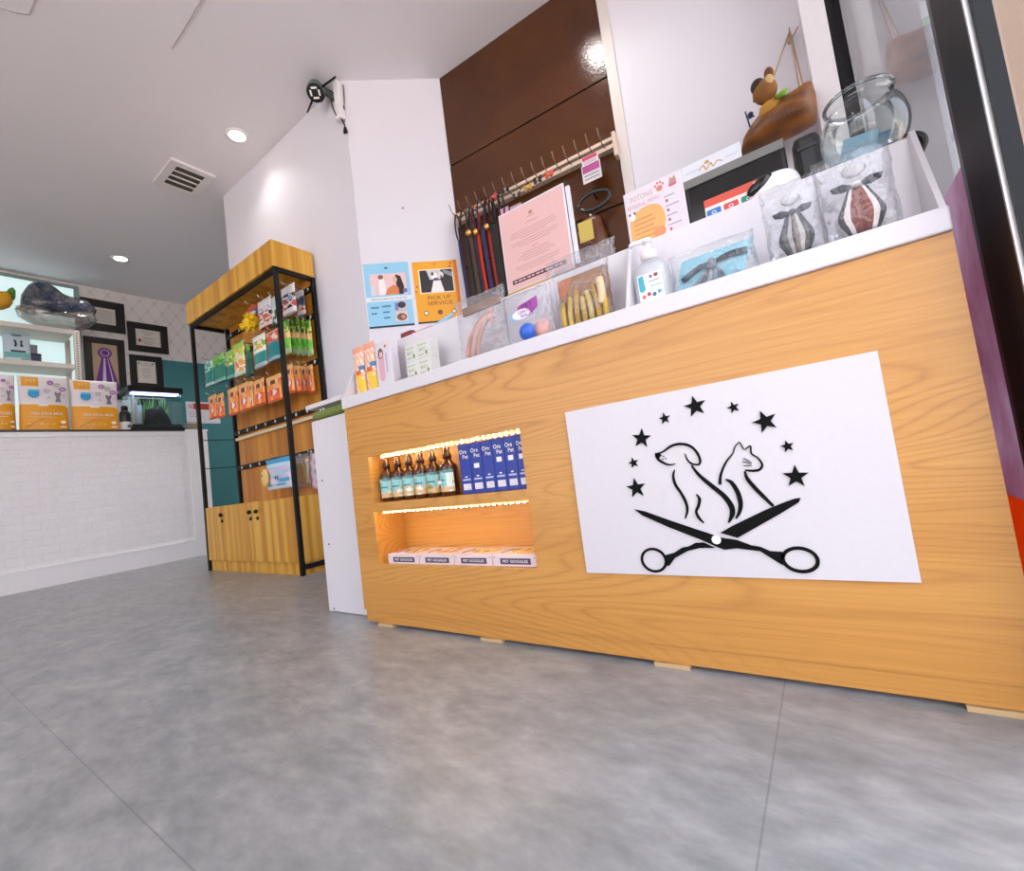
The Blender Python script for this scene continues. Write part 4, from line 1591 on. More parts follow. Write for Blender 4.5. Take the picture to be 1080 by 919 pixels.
# white gold-lettered box standing on top of the monitor
YB = YM + .02
a, b = at(718, 178, Y=YB), at(780, 151, Y=YB)
x0, x1 = a.x, b.x
fr = front((x0 + x1) / 2, zt + .0035, YB)
w = x1 - x0
hh = max((a.z + b.z) / 2 - zt, .045)
t = thing('white_box', 'long pale box with gold lettering lying on top of the monitor', 'box', fr.o)
obj('carton', MB().rbox(fr, -w / 2, w / 2, 0, hh, -.024, 0, K('#dcdde3', .4), .002), t)
mb = MB()
GOLD = K('#c09a52', .4)
mb.stroke(fr, [(-w * .2, hh * .45), (-w * .12, hh * .62), (-w * .08, hh * .35), (0, hh * .6), (w * .04, hh * .38), (w * .12, hh * .55), (w * .2, hh * .42)], [.003, .005, .004, .003], GOLD, .0002, .0008)
mb.disc(fr, -.01, hh * .72, .008, .006, GOLD, .0002, .0006)
mb.rect(fr, -w * .46, -w * .2, hh * .52, hh * .55, K('#b9bcc8'), .0002, .0006)
mb.rect(fr, w * .25, w * .46, hh * .52, hh * .55, K('#b9bcc8'), .0002, .0006)
mb.rect(fr, -w / 2 + .002, w / 2 - .002, .001, .007, K('#3a3f8a'), .0002, .0006)
obj('print', mb, t)

# ------------------------------------------------------------------ hanging ornament on the recess wall
YO = 2.50
OF = front(0, 0, YO)


def oc(x, y, Y=YO):
    q = at(x, y, Y=Y)
    return q.x, q.z


t = thing('hanging_ornament', 'hanging wooden half shell with a small brown bear figure on the white wall', 'ornament', at(825, 130, Y=YO))
WOODB = stripwood('coconut_shell', ['#4f2a0c', '#6d3d14', '#7e4b1b', '#94602a'], (8, 8, 22))
out = [oc(*q) for q in ((781, 166), (784, 150), (791, 138), (799, 128), (810, 119), (822, 111), (835, 103), (847, 96), (857, 89), (861, 100), (862, 113), (862, 126), (845, 136), (822, 147), (800, 157))]
out = [(x, z - .0) for x, z in out]
mb = MB().inflate(OF, out, .10, WOODB, 6, pw=.7)
obj('shell', mb, t)
ys = YO - .07
f2 = front(0, 0, ys)
hx, hz = oc(807, 98, ys)
FUR = K('#8a5a26', .8, bump=.5)
mb = MB().inflate(f2, [oc(x, y, ys) for x, y in ((799, 128), (801, 116), (808, 108), (818, 103), (826, 106), (824, 116), (812, 124))], .035, K('#b5812d', .8), 5)
obj('body', mb, t, 'mustard knitted body')
mb = MB().ball((hx, ys - .01, hz), (.052, .045, .056), FUR)
hd = obj('head', mb, t)
ex, ez = oc(811, 79, ys)
obj('ear', MB().ball((ex, ys - .01, ez), (.020, .014, .030), K('#6e3d1c', .8)), hd)
sx, sz = oc(800, 94, ys)
obj('muzzle', MB().ball((sx, ys - .018, sz), (.032, .028, .036), K('#2b1a12', .7)), hd, 'dark muzzle')
sx, sz = oc(812, 90, ys)
obj('face_patch', MB().ball((sx, ys - .042, sz), (.018, .014, .024), K('#cfae7a', .8)), hd, 'pale face patch')
obj('scarf', MB().inflate(f2.off(0, 0, .03), [oc(x, y, ys) for x, y in ((817, 107), (827, 99), (832, 97), (829, 104), (821, 108))], .018, K('#7fae35', .7), 4), t, 'lime green scarf')
mb = MB()
q0 = at(791, 134, Y=ys)
q1 = at(786, 118, Y=ys)
q2 = at(796, 122, Y=ys)
mb.tube([q0, (q0 + q1) / 2, q1], .004, K('#23262e', .5), 6)
mb.tube([(q0 + q1) / 2, q2], .003, K('#23262e', .5), 6)
mb.ball(at(791.5, 121, Y=ys), .013, K('#2f3c55', .5), 10, 8)
mb.ball(at(796, 106, Y=ys), .009, K('#8a6a5a', .6), 8, 6)
obj('twig', mb, t, 'dark twig with a blue berry')
nail = at(833, 33, Y=2.67)
rope = K('#b5987c', .8)
mb = MB()
mb.tube([nail, at(815, 84, Y=YO)], .004, rope, 6)
mb.tube([nail, at(843, 92, Y=YO)], .004, rope, 6)
mb.tube([nail, at(848, 93, Y=YO + .03)], .004, rope, 6)
mb.ball(at(833, 44, Y=2.66), .012, rope, 8, 6)
mb.tube([at(833, 44, Y=2.66), nail + Vector((0, 0, .02))], .004, rope, 6)
mb.tube([at(833, 44, Y=2.66), nail + Vector((.035, 0, .0))], .004, rope, 6)
obj('rope', mb, t)

# ------------------------------------------------------------------ rail of leads on the brown panels
ul, zl = onC(486, 232)
ur, zr = onC(649, 155)
zz = 2.425
t = thing('lead_rail', 'pale wooden double rail with wire hooks on the brown panel', 'rail', Cf.p((ul + ur) / 2, zz, 0))
RW = K('#d8c0ac', .5)
obj('batten', MB().rbox(Cf, ul, ur, zz - .035, zz - .010, .001, .045, RW, .002), t)
obj('batten', MB().rbox(Cf, ul, ur, zz + .012, zz + .034, .001, .045, RW, .002), t)
obj('end_block', MB().rbox(Cf, ur, ur + .022, zz - .10, zz + .05, .001, .06, RW, .002), t)
obj('end_block', MB().rbox(Cf, ul - .022, ul, zz - .05, zz + .04, .001, .06, RW, .002), t)
WIRE = K('#8b7466', .35, .7)
hooks = []
nh = 16
for k in range(nh):
    u = ul + .03 + (ur - ul - .08) * k / (nh - 1)
    mb = MB().tube([Cf.p(u, zz - .02, .046), Cf.p(u, zz - .03, .10), Cf.p(u, zz - .01, .15), Cf.p(u, zz + .035, .17)], .0035, WIRE, 6)
    obj('hook', mb, t)
    hooks.append(u)
# leads hang from the first hooks
leads = [(484, '#1e1c46', 318, 0, 'navy', 'outermost at the white corner'), (491, '#17120f', 326, 0, 'black', 'beside the outermost navy one'), (496, '#4a3524', 322, 1, 'dark brown', 'with a gold bell'),
         (503, '#cf3a1e', 309, 1, 'bright orange-red', 'with a gold bell at its loop'), (499, '#2b2038', 314, 0, 'dark violet', 'between two straps with gold bells'), (509, '#2a2350', 318, 0, 'dark indigo', 'just behind the bright red one'), (515, '#a3261c', 303, 1, 'narrow red', 'with a gold bell above it'),
         (518, '#0f0c0c', 316, 0, 'long black', 'beside the narrow red one'), (521, '#191310', 312, 0, 'wide black', 'behind the pink notice edge'), (526, '#5a1a1c', 300, 0, 'dark maroon', 'next to the pink notice'), (531, '#221a1a', 312, 0, 'thin black', 'half hidden by the pink notice')]
for i, (px, colr, yb, bell, nm_, where) in enumerate(leads):
    dp = .10 + .012 * (i % 3)
    pl = (Cf.p(0, 0, dp), CN)
    top = at(px, 250 - (px - 484) * .35, pl=pl)
    u, _ = Cf.loc(top)
    bot = at(px + (yb - 245) * .10, yb, pl=pl)
    zb = max(_ if False else bot.z, 1.45)
    t = thing('hanging_lead', nm_ + ' lead hanging from the wall rail, ' + where, 'lead', Cf.p(u, zz - .03, dp), 'pet leads on the wall rail')
    mt = K(colr, .6)
    ww = .020 if i in (4, 8, 10) else .014
    loop = []
    for k in range(15):
        an = PI / 2 + 2 * PI * k / 14
        loop.append(Cf.p(u + .03 * math.cos(an) * (1 if i % 2 else .7), zz - .11 + .10 * math.sin(an), dp))
    obj('handle_loop', MB().tube(loop, ww * .55, mt, 8, flat=.5), t)
    kz = zz - .21
    path = [Cf.p(u, kz, dp), Cf.p(u + .006, (kz + zb) / 2, dp), Cf.p(u + .012, zb, dp - .01)]
    P_ = spline(path, 5)
    mb = MB()
    for a, b in zip(P_[:-1], P_[1:]):
        ua, va = Cf.loc(a)
        ub, vb = Cf.loc(b)
        na = (a - Cf.o).dot(CN)
        nb_ = (b - Cf.o).dot(CN)
        vs = [Cf.p(ua - ww, va, na), Cf.p(ua + ww, va, na), Cf.p(ub + ww, vb, nb_), Cf.p(ub - ww, vb, nb_)]
        vs += [q - CN * .004 for q in vs]
        mb.add(vs, [(0, 1, 2, 3)[::-1], (4, 5, 6, 7), (0, 4, 5, 1), (1, 5, 6, 2), (2, 6, 7, 3), (3, 7, 4, 0)], mt)
    obj('strap', mb, t)
    if bell:
        obj('bell', MB().ball(Cf.p(u, kz, dp + .02), (.022, .020, .024), K('#d9a35a', .25, .8), 14, 10), t, 'round gold bell')
# little goods clipped along the rail
small = [(533, 200, '#1b1512', 'black bow clip on the rail above the pink notice'), (545, 207, '#2a1c14', 'brown bow clip on the rail beside the black bow'), (557, 198, '#b98c3a', 'gold bow clip on the middle of the rail'), (567, 190, '#15110f', 'dark bow clip on the rail left of the red ribbon'), (579, 184, '#cf4a2a', 'bright red ribbon clip on the rail'), (520, 208, '#c9443a', 'red bow clip on the rail above the leads')]
for px, py, cc, lb in small:
    pl = (Cf.p(0, 0, .12), CN)
    c = at(px, py, pl=pl)
    fr = Fr(c, CU_, UZ, CN)
    t = thing('hanging_bow', lb, 'bow', c, 'small bows clipped on the rail')
    mb = MB()
    for sgn in (-1, 1):
        mb.inflate(fr, [(0, .004), (sgn * .014, .026), (sgn * .032, .024), (sgn * .028, -.018), (sgn * .012, -.022), (0, -.004)], .008, K(cc, .5), 3)
    obj('ribbon', mb, t)
    obj('knot', MB().ball(c + CN * .006, .008, K('#d9b48a' if cc[1] != 'c' else '#e89a7a', .4), 8, 6), t)
for (tl, tr, bl), (c1, c2), lb in ((((613, 177), (633, 171), (616, 195)), ('#d9cfd4', '#b04a8a'), 'pink and white price ticket hanging below the rail end'),
                                   (((526, 222), (536, 217), (527, 237)), ('#a9cfe0', '#d889b0'), 'small blue and pink ticket behind the pink notice corner'),
                                   (((538, 219), (549, 211), (539, 231)), ('#c9bfae', '#b58aa0'), 'cream ticket clipped on the rail above the pink notice'),
                                   (((613, 168), (630, 160), (616, 176)), ('#e9dde2', '#c03a5a'), 'white and red ticket on the rail above the price ticket')):
    pl = (Cf.p(0, 0, .11), CN)
    a, b, c = at(*tl, pl=pl), at(*tr, pl=pl), at(*bl, pl=pl)
    fr = Fr(a, CU_, UZ, CN)
    w = (b - a).dot(CU_)
    h = a.z - c.z
    t = thing('hanging_ticket', lb, 'ticket', a, 'tickets on the wall rail')
    obj('card', MB().rect(fr, 0, w, -h, 0, K(c1, .5), 0, .002), t)
    obj('print', MB().rect(fr, w * .05, w * .95, -h * .45, -h * .04, K(c2, .5), .0022, .003).rect(fr, w * .1, w * .9, -h * .65, -h * .58, K('#7a8a80'), .0022, .003).rect(fr, w * .1, w * .9, -h * .85, -h * .78, K('#7a8a80'), .0022, .003), t)

# leather bag with big ring handle
plB = (Cf.p(0, 0, .05), CN)
BF = Fr(Cf.p(0, 0, .05), CU_, UZ, CN)


def bp(x, y):
    return BF.loc(at(x, y, pl=plB))


t = thing('leather_bag', 'dark brown leather bag with a black ring handle on the brown wall', 'bag', at(625, 250, pl=plB))
LEA = K('#5a2a10', .35)
body = [bp(*q) for q in ((618, 229), (634, 227), (641, 250), (646, 285), (601, 300), (603, 268), (612, 245))]
mb = MB().inflate(BF, body, .06, LEA, 5, pw=.45)
obj('bag_body', mb, t)
u, v = bp(628, 214)
ru = (bp(644, 206)[0] - bp(612, 224)[0]) / 2
obj('ring_handle', MB().tube([BF.p(u + ru * math.cos(a), v + ru * .52 * math.sin(a), .03) for a in [2 * PI * k / 32 for k in range(33)]], .0115, K('#2b2a2a', .15), 10), t, 'black oval ring handle')
obj('rivet', MB().ball(BF.p(*bp(626, 231), .055), .009, K('#cfc9c2', .25, .8), 10, 8), t)
a, b = bp(614, 244), bp(627, 252)
obj('tag', MB().rect(BF.off(0, 0, .064), a[0], b[0] + .02, b[1] - .03, a[1] + .02, K('#c9b257', .4), 0, .003), t, 'yellow printed tag')
mb = MB().tube(spline([BF.p(*bp(601, 284), .07), BF.p(*bp(612, 272), .085), BF.p(*bp(626, 262), .085), BF.p(*bp(632, 266), .08), BF.p(*bp(633, 274), .07)], 5), .015, K('#5a2a10', .45), 8)
obj('lower_strap', mb, t)
u, v = bp(628, 214)
obj('wall_hook', MB().tube([Cf.p(u, v + ru * .52, .0), Cf.p(u, v + ru * .52 + .0, .075), Cf.p(u, v + ru * .52 + .02, .085)], .006, K('#222', .4) if False else BLACK, 6), t)

# ------------------------------------------------------------------ posters on the slanted wall
plP = (B0 + BN * .003, BN)


def poster(tl, tr, bl, name, label):
    a, b, c = at(*tl, pl=plP), at(*tr, pl=plP), at(*bl, pl=plP)
    fr = Fr(Vector((a.x, a.y, c.z)) - BN * .0025, BU, UZ, BN)
    w, h = (b - a).dot(BU), a.z - c.z
    return thing(name, label, 'poster', fr.o, 'posters on the slanted wall'), fr, w, h


t, fr, w, h = poster((382, 279), (429.5, 277), (390, 347), 'poster', 'pale blue poster of a woman holding a dog')
fr = fr.off(.003, 0, 0)
obj('sheet', MB().rect(fr, 0, w, 0, h, K('#92c9e4', .4), 0, .0012), t)
f2 = fr.off(0, 0, .0013)
mb = MB().rect(f2, w * .12, w * .92, h * .50, h * .83, K('#e6c3c3'), 0, .0005)
mb.poly(f2, [(w * .62, h * .50), (w * .84, h * .50), (w * .86, h * .62), (w * .80, h * .78), (w * .70, h * .81), (w * .66, h * .74), (w * .70, h * .64)], K('#2b1b1e'), .0006, .0009)
mb.disc(f2, w * .67, h * .73, w * .05, h * .05, K('#e3b08f'), .0010, .0013)
mb.poly(f2, [(w * .42, h * .50), (w * .74, h * .50), (w * .74, h * .60), (w * .64, h * .655), (w * .50, h * .60)], K('#d97f4a'), .0010, .0013)
mb.poly(f2, [(w * .30, h * .50), (w * .45, h * .50), (w * .46, h * .62), (w * .42, h * .76), (w * .33, h * .78), (w * .30, h * .66)], K('#f1e6e4'), .0010, .0013)
mb.disc(f2, w * .36, h * .78, w * .06, h * .035, K('#8a5a4a'), .0014, .0017)
mb.rect(f2, w * .12, w * .22, h * .5, h * .66, K('#d4d0dc'), .0006, .0009)
mb.rect(f2, w * .82, w * .92, h * .52, h * .58, K('#7a6a9a'), .0006, .0009)
obj('photo', mb, t)
obj('title_band', MB().rect(f2, w * .0, w * 1.0, h * .405, h * .475, K('#e3e3e8'), 0, .0005), t)
obj('bottom_strip', MB().rect(f2, 0, w, 0, h * .028, K('#1c2836'), 0, .0006), t)
mb = MB()
mb.text(f2, 'GENTLE CARE FOR YOUR PET', w * .5, h * .44, .014, K('#4a4a55'), w * .8, .0008)
mb.disc(f2, w * .5, h * .92, .012, .008, K('#3a6a8a'), 0, .0005)
for x0, x1, v in ((.08, .26, .30), (.32, .52, .31), (.08, .20, .21), (.33, .48, .22), (.34, .48, .135)):
    mb.rect(f2, w * x0, w * x1, h * v, h * (v + .028), K('#4f86a8'), 0, .0005)
obj('print', mb, t)
mb = MB().rect(f2, w * .60, w * .87, h * .235, h * .385, K('#c9b6c0'), 0, .0005)
mb.disc(f2, w * .76, h * .33, w * .09, h * .05, K('#3a2a35'), .0006, .0009)
mb.rect(f2, w * .61, w * .68, h * .25, h * .37, K('#6a86b8'), .0006, .0009)
mb.rect(f2, w * .60, w * .87, h * .07, h * .225, K('#d8c4bc'), 0, .0005)
mb.disc(f2, w * .74, h * .145, w * .11, h * .055, K('#7a4a42'), .0006, .0009)
mb.disc(f2, w * .77, h * .145, w * .05, h * .03, K('#c98a72'), .001, .0013)
obj('small_photo', mb, t)
t, fr, w, h = poster((434, 277), (481, 275), (441.5, 342), 'poster', 'orange pick-up service poster with a photo of two dogs')
obj('sheet', MB().rect(fr, 0, w, 0, h, K('#eba21c', .4), 0, .0012), t)
f2 = fr.off(0, 0, .0013)
mb = MB().rect(f2, w * .12, w * .90, h * .48, h * .87, K('#f0e4c8'), 0, .0005)
mb.rect(f2, w * .145, w * .875, h * .495, h * .855, K('#2a2628'), .0006, .0009)
mb.poly(f2, [(w * .30, h * .855), (w * .62, h * .855), (w * .60, h * .70), (w * .36, h * .70)], K('#cfc6c6'), .001, .0013)
mb.poly(f2, [(w * .36, h * .495), (w * .66, h * .495), (w * .60, h * .68), (w * .44, h * .68)], K('#ece6e6'), .001, .0013)
mb.disc(f2, w * .47, h * .75, w * .07, h * .06, K('#f2eeee'), .0014, .0017)
mb.disc(f2, w * .62, h * .77, w * .06, h * .05, K('#ddd6d6'), .0014, .0017)
mb.disc(f2, w * .43, h * .79, w * .03, h * .03, K('#4a3838'), .0018, .002)
mb.disc(f2, w * .62, h * .74, w * .02, h * .02, K('#3a2a2a'), .0018, .002)
mb.disc(f2, w * .50, h * .70, w * .06, h * .025, K('#5a4a60'), .0018, .002)
mb.poly(f2, [(w * .66, h * .855), (w * .875, h * .80), (w * .875, h * .72), (w * .7, h * .79)], K('#8d8f98'), .001, .0013)
obj('photo', mb, t)
mb = MB()
BR = K('#6a3a1a')
mb.text(f2, 'PICK UP', w * .53, h * .405, h * .062, BR, w * .52, .0006)
mb.text(f2, 'SERVICE', w * .53, h * .315, h * .062, BR, w * .56, .0006)
for q in range(3):
    u = w * (.20 + .31 * q)
    mb.disc(f2, u, h * .165, w * .055, w * .055, BR, 0, .0005)
    mb.disc(f2, u, h * .165, w * .038, w * .038, K('#f0e0c0' if q != 1 else '#8a4a3a'), .0006, .0009)
mb.disc(f2, w * .5, h * .95, .008, .006, K('#a86a10'), 0, .0005)
for u, v in ((.86, .95), (.94, .98), (.84, .90), (.06, .6), (.03, .52)):
    mb.disc(f2, w * u, h * v, .008, .008, K('#c95a1a'), 0, .0005, seg=10)
obj('bottom_strip', MB().rect(f2, 0, w, 0, h * .028, K('#3a2412'), 0, .0006), t)
obj('edge_band', MB().rect(f2, w * .93, w, h * .03, h, K('#e2791c'), 0, .0004), t)
obj('print', mb, t)

# ------------------------------------------------------------------ gate at the far end of the counter
t = thing('counter_gate', 'plain white gate panel between the oak counter and the rack aisle', 'gate', (-1.87, 1.25, 0))
gx0 = -2.022
obj('panel', MB().rbox(front(0, 0, 1.244), gx0, CX0 - .002, .002, .905, -.025, 0, LAM, .003), t)
mb = MB()
for x, y in ((340, 508), (347, 575), (352.5, 643)):
    q = at(x, y, Y=1.243)
    mb.ball(q + Vector((0, 0, .004)), .0045, K('#6a6668', .4), 8, 6)
obj('screw', mb, t)
t = thing('rolled_mat', 'olive green rolled mat lying on top of the white gate panel', 'mat', (-1.85, 1.256, .906))
mb = MB()
p0, p1 = Vector((-2.012, 1.265, .931)), Vector((-1.664, 1.265, .936))
mb.tube([p0, p0 + Vector((.02, 0, .0)), p1], [.018, .0245, .0245], K('#74803f', .8, bump=.6, bscale=200), 14)
obj('mat_roll', mb, t)
mb = MB()
for dx in (.075, .10):
    mb.ball((p0.x + dx, 1.246, .951), .006, K('#ece8da', .5), 8, 6)
obj('toggle', mb, t)
fl = Fr((0, 1.235, .957), UX, UY, UZ)
t = obj('counter_flap', MB().rbox(Fr((0, 1.225, .963), UX, UZ, (0, -1, 0)), -2.03, CX0 - .004, 0, .022, -.42, 0, K('#d9d2d4', .35), .003), label='pale grey lift-up counter flap over the rolled green mat', cat='counter flap')

# ------------------------------------------------------------------ display rack
RX0, RX1, RY0, RY1 = -4.62, -3.09, 1.731, 2.045
t = thing('display_rack', 'tall wooden display rack with black posts, hanging hooks and cabinet base', 'rack', ((RX0 + RX1) / 2, 1.9, 0))
zc = .555
obj('plinth', MB().box((RX0 + .035, RY0 + .02, 0), (RX1 - .01, RY1, .09), RACKWOOD), t)
obj('cabinet_body', MB().box((RX0 + .035, RY0 + .018, .0905), (RX1 - .0, RY1, zc), RACKWOOD), t)
dl = [RX0 + .036, at(239, 560, Y=RY0).x, at(270, 560, Y=RY0).x, RX1 - .034]
for i in range(3):
    d = obj('door', MB().rbox(front(0, 0, RY0), dl[i] + .002, dl[i + 1] - .002, .092, zc - .002, -.0165, 0, RACKWOOD, .002), t)
    kx = (dl[i + 1] - .06) if i < 2 else dl[i] + .05
    mb = MB().ball((kx, RY0 - .014, zc - .075), .016, BLACK, 12, 8)
    mb.tube([(kx, RY0, zc - .075), (kx, RY0 - .014, zc - .075)], .007, BLACK)
    obj('knob', mb, d)
    mb = MB().lathe([(.0, .008), (.013, .008), (.015, .0)], (kx, RY0 - .0005, zc - .128), BLACK, (0, -1, 0), 16, caps=False)
    obj('lock', mb, d)
pw = .028
posts = ((RX0, RY0), (RX1 - pw, RY0 - .004), (RX0 + .03, RY1 - pw), (RX1 - pw, RY1 - pw + .004))
for i, (x, y) in enumerate(posts):
    zb = 0.0 if i in (1,) else (zc if i == 0 else 0.0)
    if i == 0:
        zb = .0
    mb = MB().box((x, y, zb), (x + pw, y + pw, 2.245), BLACK)
    obj('post', mb, t)
obj('frame_bar', MB().box((RX0, RY0 + .004, 2.215), (RX1, RY0 + .028, 2.245), BLACK), t)
obj('frame_bar', MB().box((RX0 + .004, RY0 + .03, 2.215), (RX0 + .026, RY1 - .03, 2.245), BLACK), t)
obj('frame_bar', MB().box((RX1 - .026, RY0 + .03, 2.215), (RX1 - .004, RY1 - .03, 2.245), BLACK), t)
obj('frame_bar', MB().box((RX1 - .024, RY0 + .03, .04), (RX1 + .004, RY1 - .03, .075), BLACK), t)
obj('header', MB().rbox(front(0, 2.246, RY0 - .015), RX0 - .012, RX1 + .004, 0, .20, -(RY1 - RY0 + .012), 0, RACKWOOD, .003), t)
obj('back_panel', MB().box((RX0 + .10, RY1 - .018, zc), (RX1 - pw, RY1 - .003, 2.245), RACKBACK), t)
rails = [2.155, 1.935, 1.575, 1.215, .885]
yr = RY1 - .019
for z in rails:
    mb = MB().box((RX0 + .06, yr - .014, z - .022), (RX1 - .005, yr, z + .022), BLACK)
    r_ = obj('rail', mb, t)
    mb = MB()
    for k in range(9):
        x = RX0 + .16 + k * .165
        mb.box((x - .012, yr - .018, z - .012), (x + .008, yr - .0142, z + .012), K('#cfc8c2', .4))
    obj('rail_clip', mb, r_)
obj('shelf_strip', MB().box((RX0 + .11, yr - .03, 1.140), (RX1 - .03, yr, 1.165), K('#d8c9a8', .5)), t)
# side wires behind the rack's open end
mb = MB()
for z in (.905, 1.165):
    mb.tube([(RX0 + .028, RY0 + .03, z), (RX0 + .045, RY1 - .02, z)], .004, BLACK, 6)
obj('side_wire', mb, t)

YH = 1.84
SIL = K('#b9b6b2', .25, .9)


def hook(x, z, yf):
    """a peg hook of the rack from its rail to just in front of the packs"""
    mb = MB().tube([(x, yr - .013, z), (x, yf - .035, z), (x, yf - .05, z + .018)], .0035, SIL, 6)
    obj('hook', mb, t_rack)


t_rack = t
rp = random.Random(21)


def pack(px, pt, pb, wpx, paint, name, label, cat, group, Y=YH, d=.035, kind='stand', depth=2, crumple=.0012, nu=12, nv=18, hole=None):
    if px > 307 and Y == YH:
        Y = 1.982
    a, b = at(px, pt, Y=Y), at(px, pb, Y=Y)
    w = at(px + wpx / 2, (pt + pb) / 2, Y=Y).x - at(px - wpx / 2, (pt + pb) / 2, Y=Y).x
    h = a.z - b.z
    xc = (a.x + b.x) / 2
    fr = front(xc, b.z, Y)
    hook(xc, a.z + .007, Y)
    o = obj(name, MB().pouch(fr, w, h, d, paint, nu, nv, kind, crumple, rp), label=label, cat=cat, group=group, origin=fr.o)
    return o, fr, w, h


def stripes(*rows):
    """rows: (upper limit of v, colour or (colour, colour) mixed in patches)"""
    sd = rp.random() * 9

    def f(u, v):
        for lim, c in rows:
            if v <= lim:
                if isinstance(c, str):
                    return K(c, .32)
                k = math.sin(u * 9 + sd) + math.sin(v * 21 + u * 5 + sd * 2)
                return K(c[0] if k > .2 else c[-1] if k < -.7 and len(c) > 2 else c[1], .32)
        return K(rows[-1][1] if isinstance(rows[-1][1], str) else rows[-1][1][0], .32)
    return f


gA = 'packets hanging in the top row of the rack'
# top row
a = at(267, 322, Y=YH)
t = thing('spiky_toy', 'yellow spiky toy on a blue and red card hanging in the rack', 'toy', at(267, 335, Y=YH), gA)
fr = front(at(267, 348, Y=YH).x, at(267, 349, Y=YH).z, YH)
hh = at(267, 320, Y=YH).z - fr.o.z
ww = at(274, 335, Y=YH).x - at(260, 335, Y=YH).x
mb = MB()
pts = [(ww * .5 * math.cos(x), hh * .62 + hh * .36 * math.sin(x)) for x in [PI * k / 12 for k in range(13)]] + [(-ww * .46, hh * .3), (ww * .46, hh * .3)]
mb.poly(fr, pts, K('#c24a2e', .4), -.004, -.001)
mb.rect(fr, -ww * .42, ww * .42, hh * .52, hh * .78, K('#47598e', .4), -.0008, .0004)
mb.disc(fr, 0, hh * .66, ww * .3, hh * .07, K('#dfd8d0', .4), .0006, .0012)
obj('card', mb, t)
mb = MB()
mb.ball(fr.p(0, hh * .28, .015), (ww * .46, hh * .28, .05), K('#f0c417', .4), 14, 10, Fr((0, 0, 0), UX, UZ, (0, -1, 0)))
for k in range(34):
    a1, a2 = rp.uniform(0, 2 * PI), rp.uniform(-1, 1)
    dv = Vector((math.cos(a1) * math.cos(a2), -abs(math.sin(a2)), math.sin(a1) * math.cos(a2)))
    c = fr.p(0, hh * .28, .015) + Vector((dv.x * ww * .46, dv.y * .05, dv.z * hh * .28))
    mb.tube([c, c + dv * .03], [.012, .002], K('#f0c417', .4), 5)
obj('spiky_ball', mb, t)
hook(fr.o.x, fr.o.z + hh * .99 + .005, YH)

WH = stripes((.10, '#d8d2cc'), (.30, ('#e2dad6', '#c9574a', '#e9e2de')), (.55, ('#c8553c', '#e6dcd8', '#2c2a30')), (.72, ('#d9d0d0', '#8f9fb8', '#ded8d8')), (1.0, '#e3dcdc'))
pack(279.5, 315, 346, 15, WH, 'treat_pouch', 'white treat pouch with orange print hanging beside the spiky yellow toy', 'pouch', gA)
pack(291, 312, 343, 10, stripes((.3, ('#d9d4d0', '#3c6b52')), (.6, ('#46705e', '#dfe0dc')), (1, '#cfd8d8')), 'treat_pouch', 'pale pouch with green print half hidden by the front post', 'pouch', gA)
pack(304.5, 301, 332, 15, stripes((.15, '#e6dede'), (.45, ('#c9473a', '#e4d9d9', '#40343a')), (.7, ('#3a4148', '#d9d4d6', '#8d98b0')), (1, '#e6e0e2')), 'treat_pouch', 'white pouch with black and red print just right of the front post', 'pouch', gA)
pack(317, 306, 334, 9, stripes((.15, '#e6dede'), (.4, ('#d06a58', '#e4d9d9')), (.72, ('#4a5c86', '#39404f', '#8d98b0')), (1, '#e6e0e2')), 'treat_pouch', 'narrow white pouch with blue print at the wall end of the top row', 'pouch', gA)
# second row, green pouches
gB = 'green pouches in the second row of the rack'
G1 = stripes((.12, '#b9cfcb'), (.55, '#1f7f74'), (.7, ('#2f9a78', '#bfe0d2')), (1, ('#cfe0d6', '#5fae96')))
pack(220.5, 380, 408, 9, G1, 'green_pouch', 'pale topped teal pouch outermost in the green row', 'pouch', gB)
pack(231, 374, 404, 13, stripes((.12, '#7fb3ab'), (.62, '#157a66'), (.86, ('#5fae3c', '#2f8a4a', '#8fcf4a')), (1, '#7fc25a')), 'green_pouch', 'teal pouch with leaf green top, second from the outer end of the green row', 'pouch', gB)
pack(243.5, 369, 400, 10, stripes((.12, '#7fb3ab'), (.45, '#15806a'), (.8, ('#a9cf4a', '#2f8a4a', '#e6e08a')), (1, '#8fc84a')), 'green_pouch', 'teal and lime pouch left of the orange fruit pouch', 'pouch', gB)
pack(252.5, 361, 397, 12, stripes((.1, '#c9dccb'), (.45, ('#f0a040', '#f3ecd6', '#e8742a')), (.6, ('#d2dc7a', '#f0e2c0')), (.85, ('#c9dc52', '#f0a04a', '#e6efc0')), (1, '#9fce4c')), 'green_pouch', 'lime pouch with orange fruit picture in the middle of the green row', 'pouch', gB)
o_, fr, w, h = pack(262.5, 362, 397, 8, stripes((.5, '#0f4f42'), (.8, '#1a6a50'), (1, '#7fbf3a')), 'green_pouch', 'dark green pointed pouch beside the orange fruit pouch', 'pouch', gB)
for q in o_.data.vertices:
    q.co.x *= 1 - .75 * max(q.co.z / h - .3, 0) / .7
pack(274, 353, 388, 14, stripes((.10, '#aebfbe'), (.45, '#1b8a86'), (.58, '#e9ece4'), (.82, ('#e2b93a', '#f0eee2', '#8fb23a')), (1, '#efece6')), 'green_pouch', 'white and teal pouch with a yellow picture near the front post', 'pouch', gB)
pack(289, 348, 381, 15, stripes((.12, '#9fb0b4'), (.55, '#16838a'), (.66, ('#d9563e', '#2d8f8a')), (.92, ('#d9463a', '#e88a5a', '#f0d9c8')), (1, '#e6b8a8')), 'green_pouch', 'teal pouch with red picture just left of the front post', 'pouch', gB)
gC = 'green chew sticks in the second row'
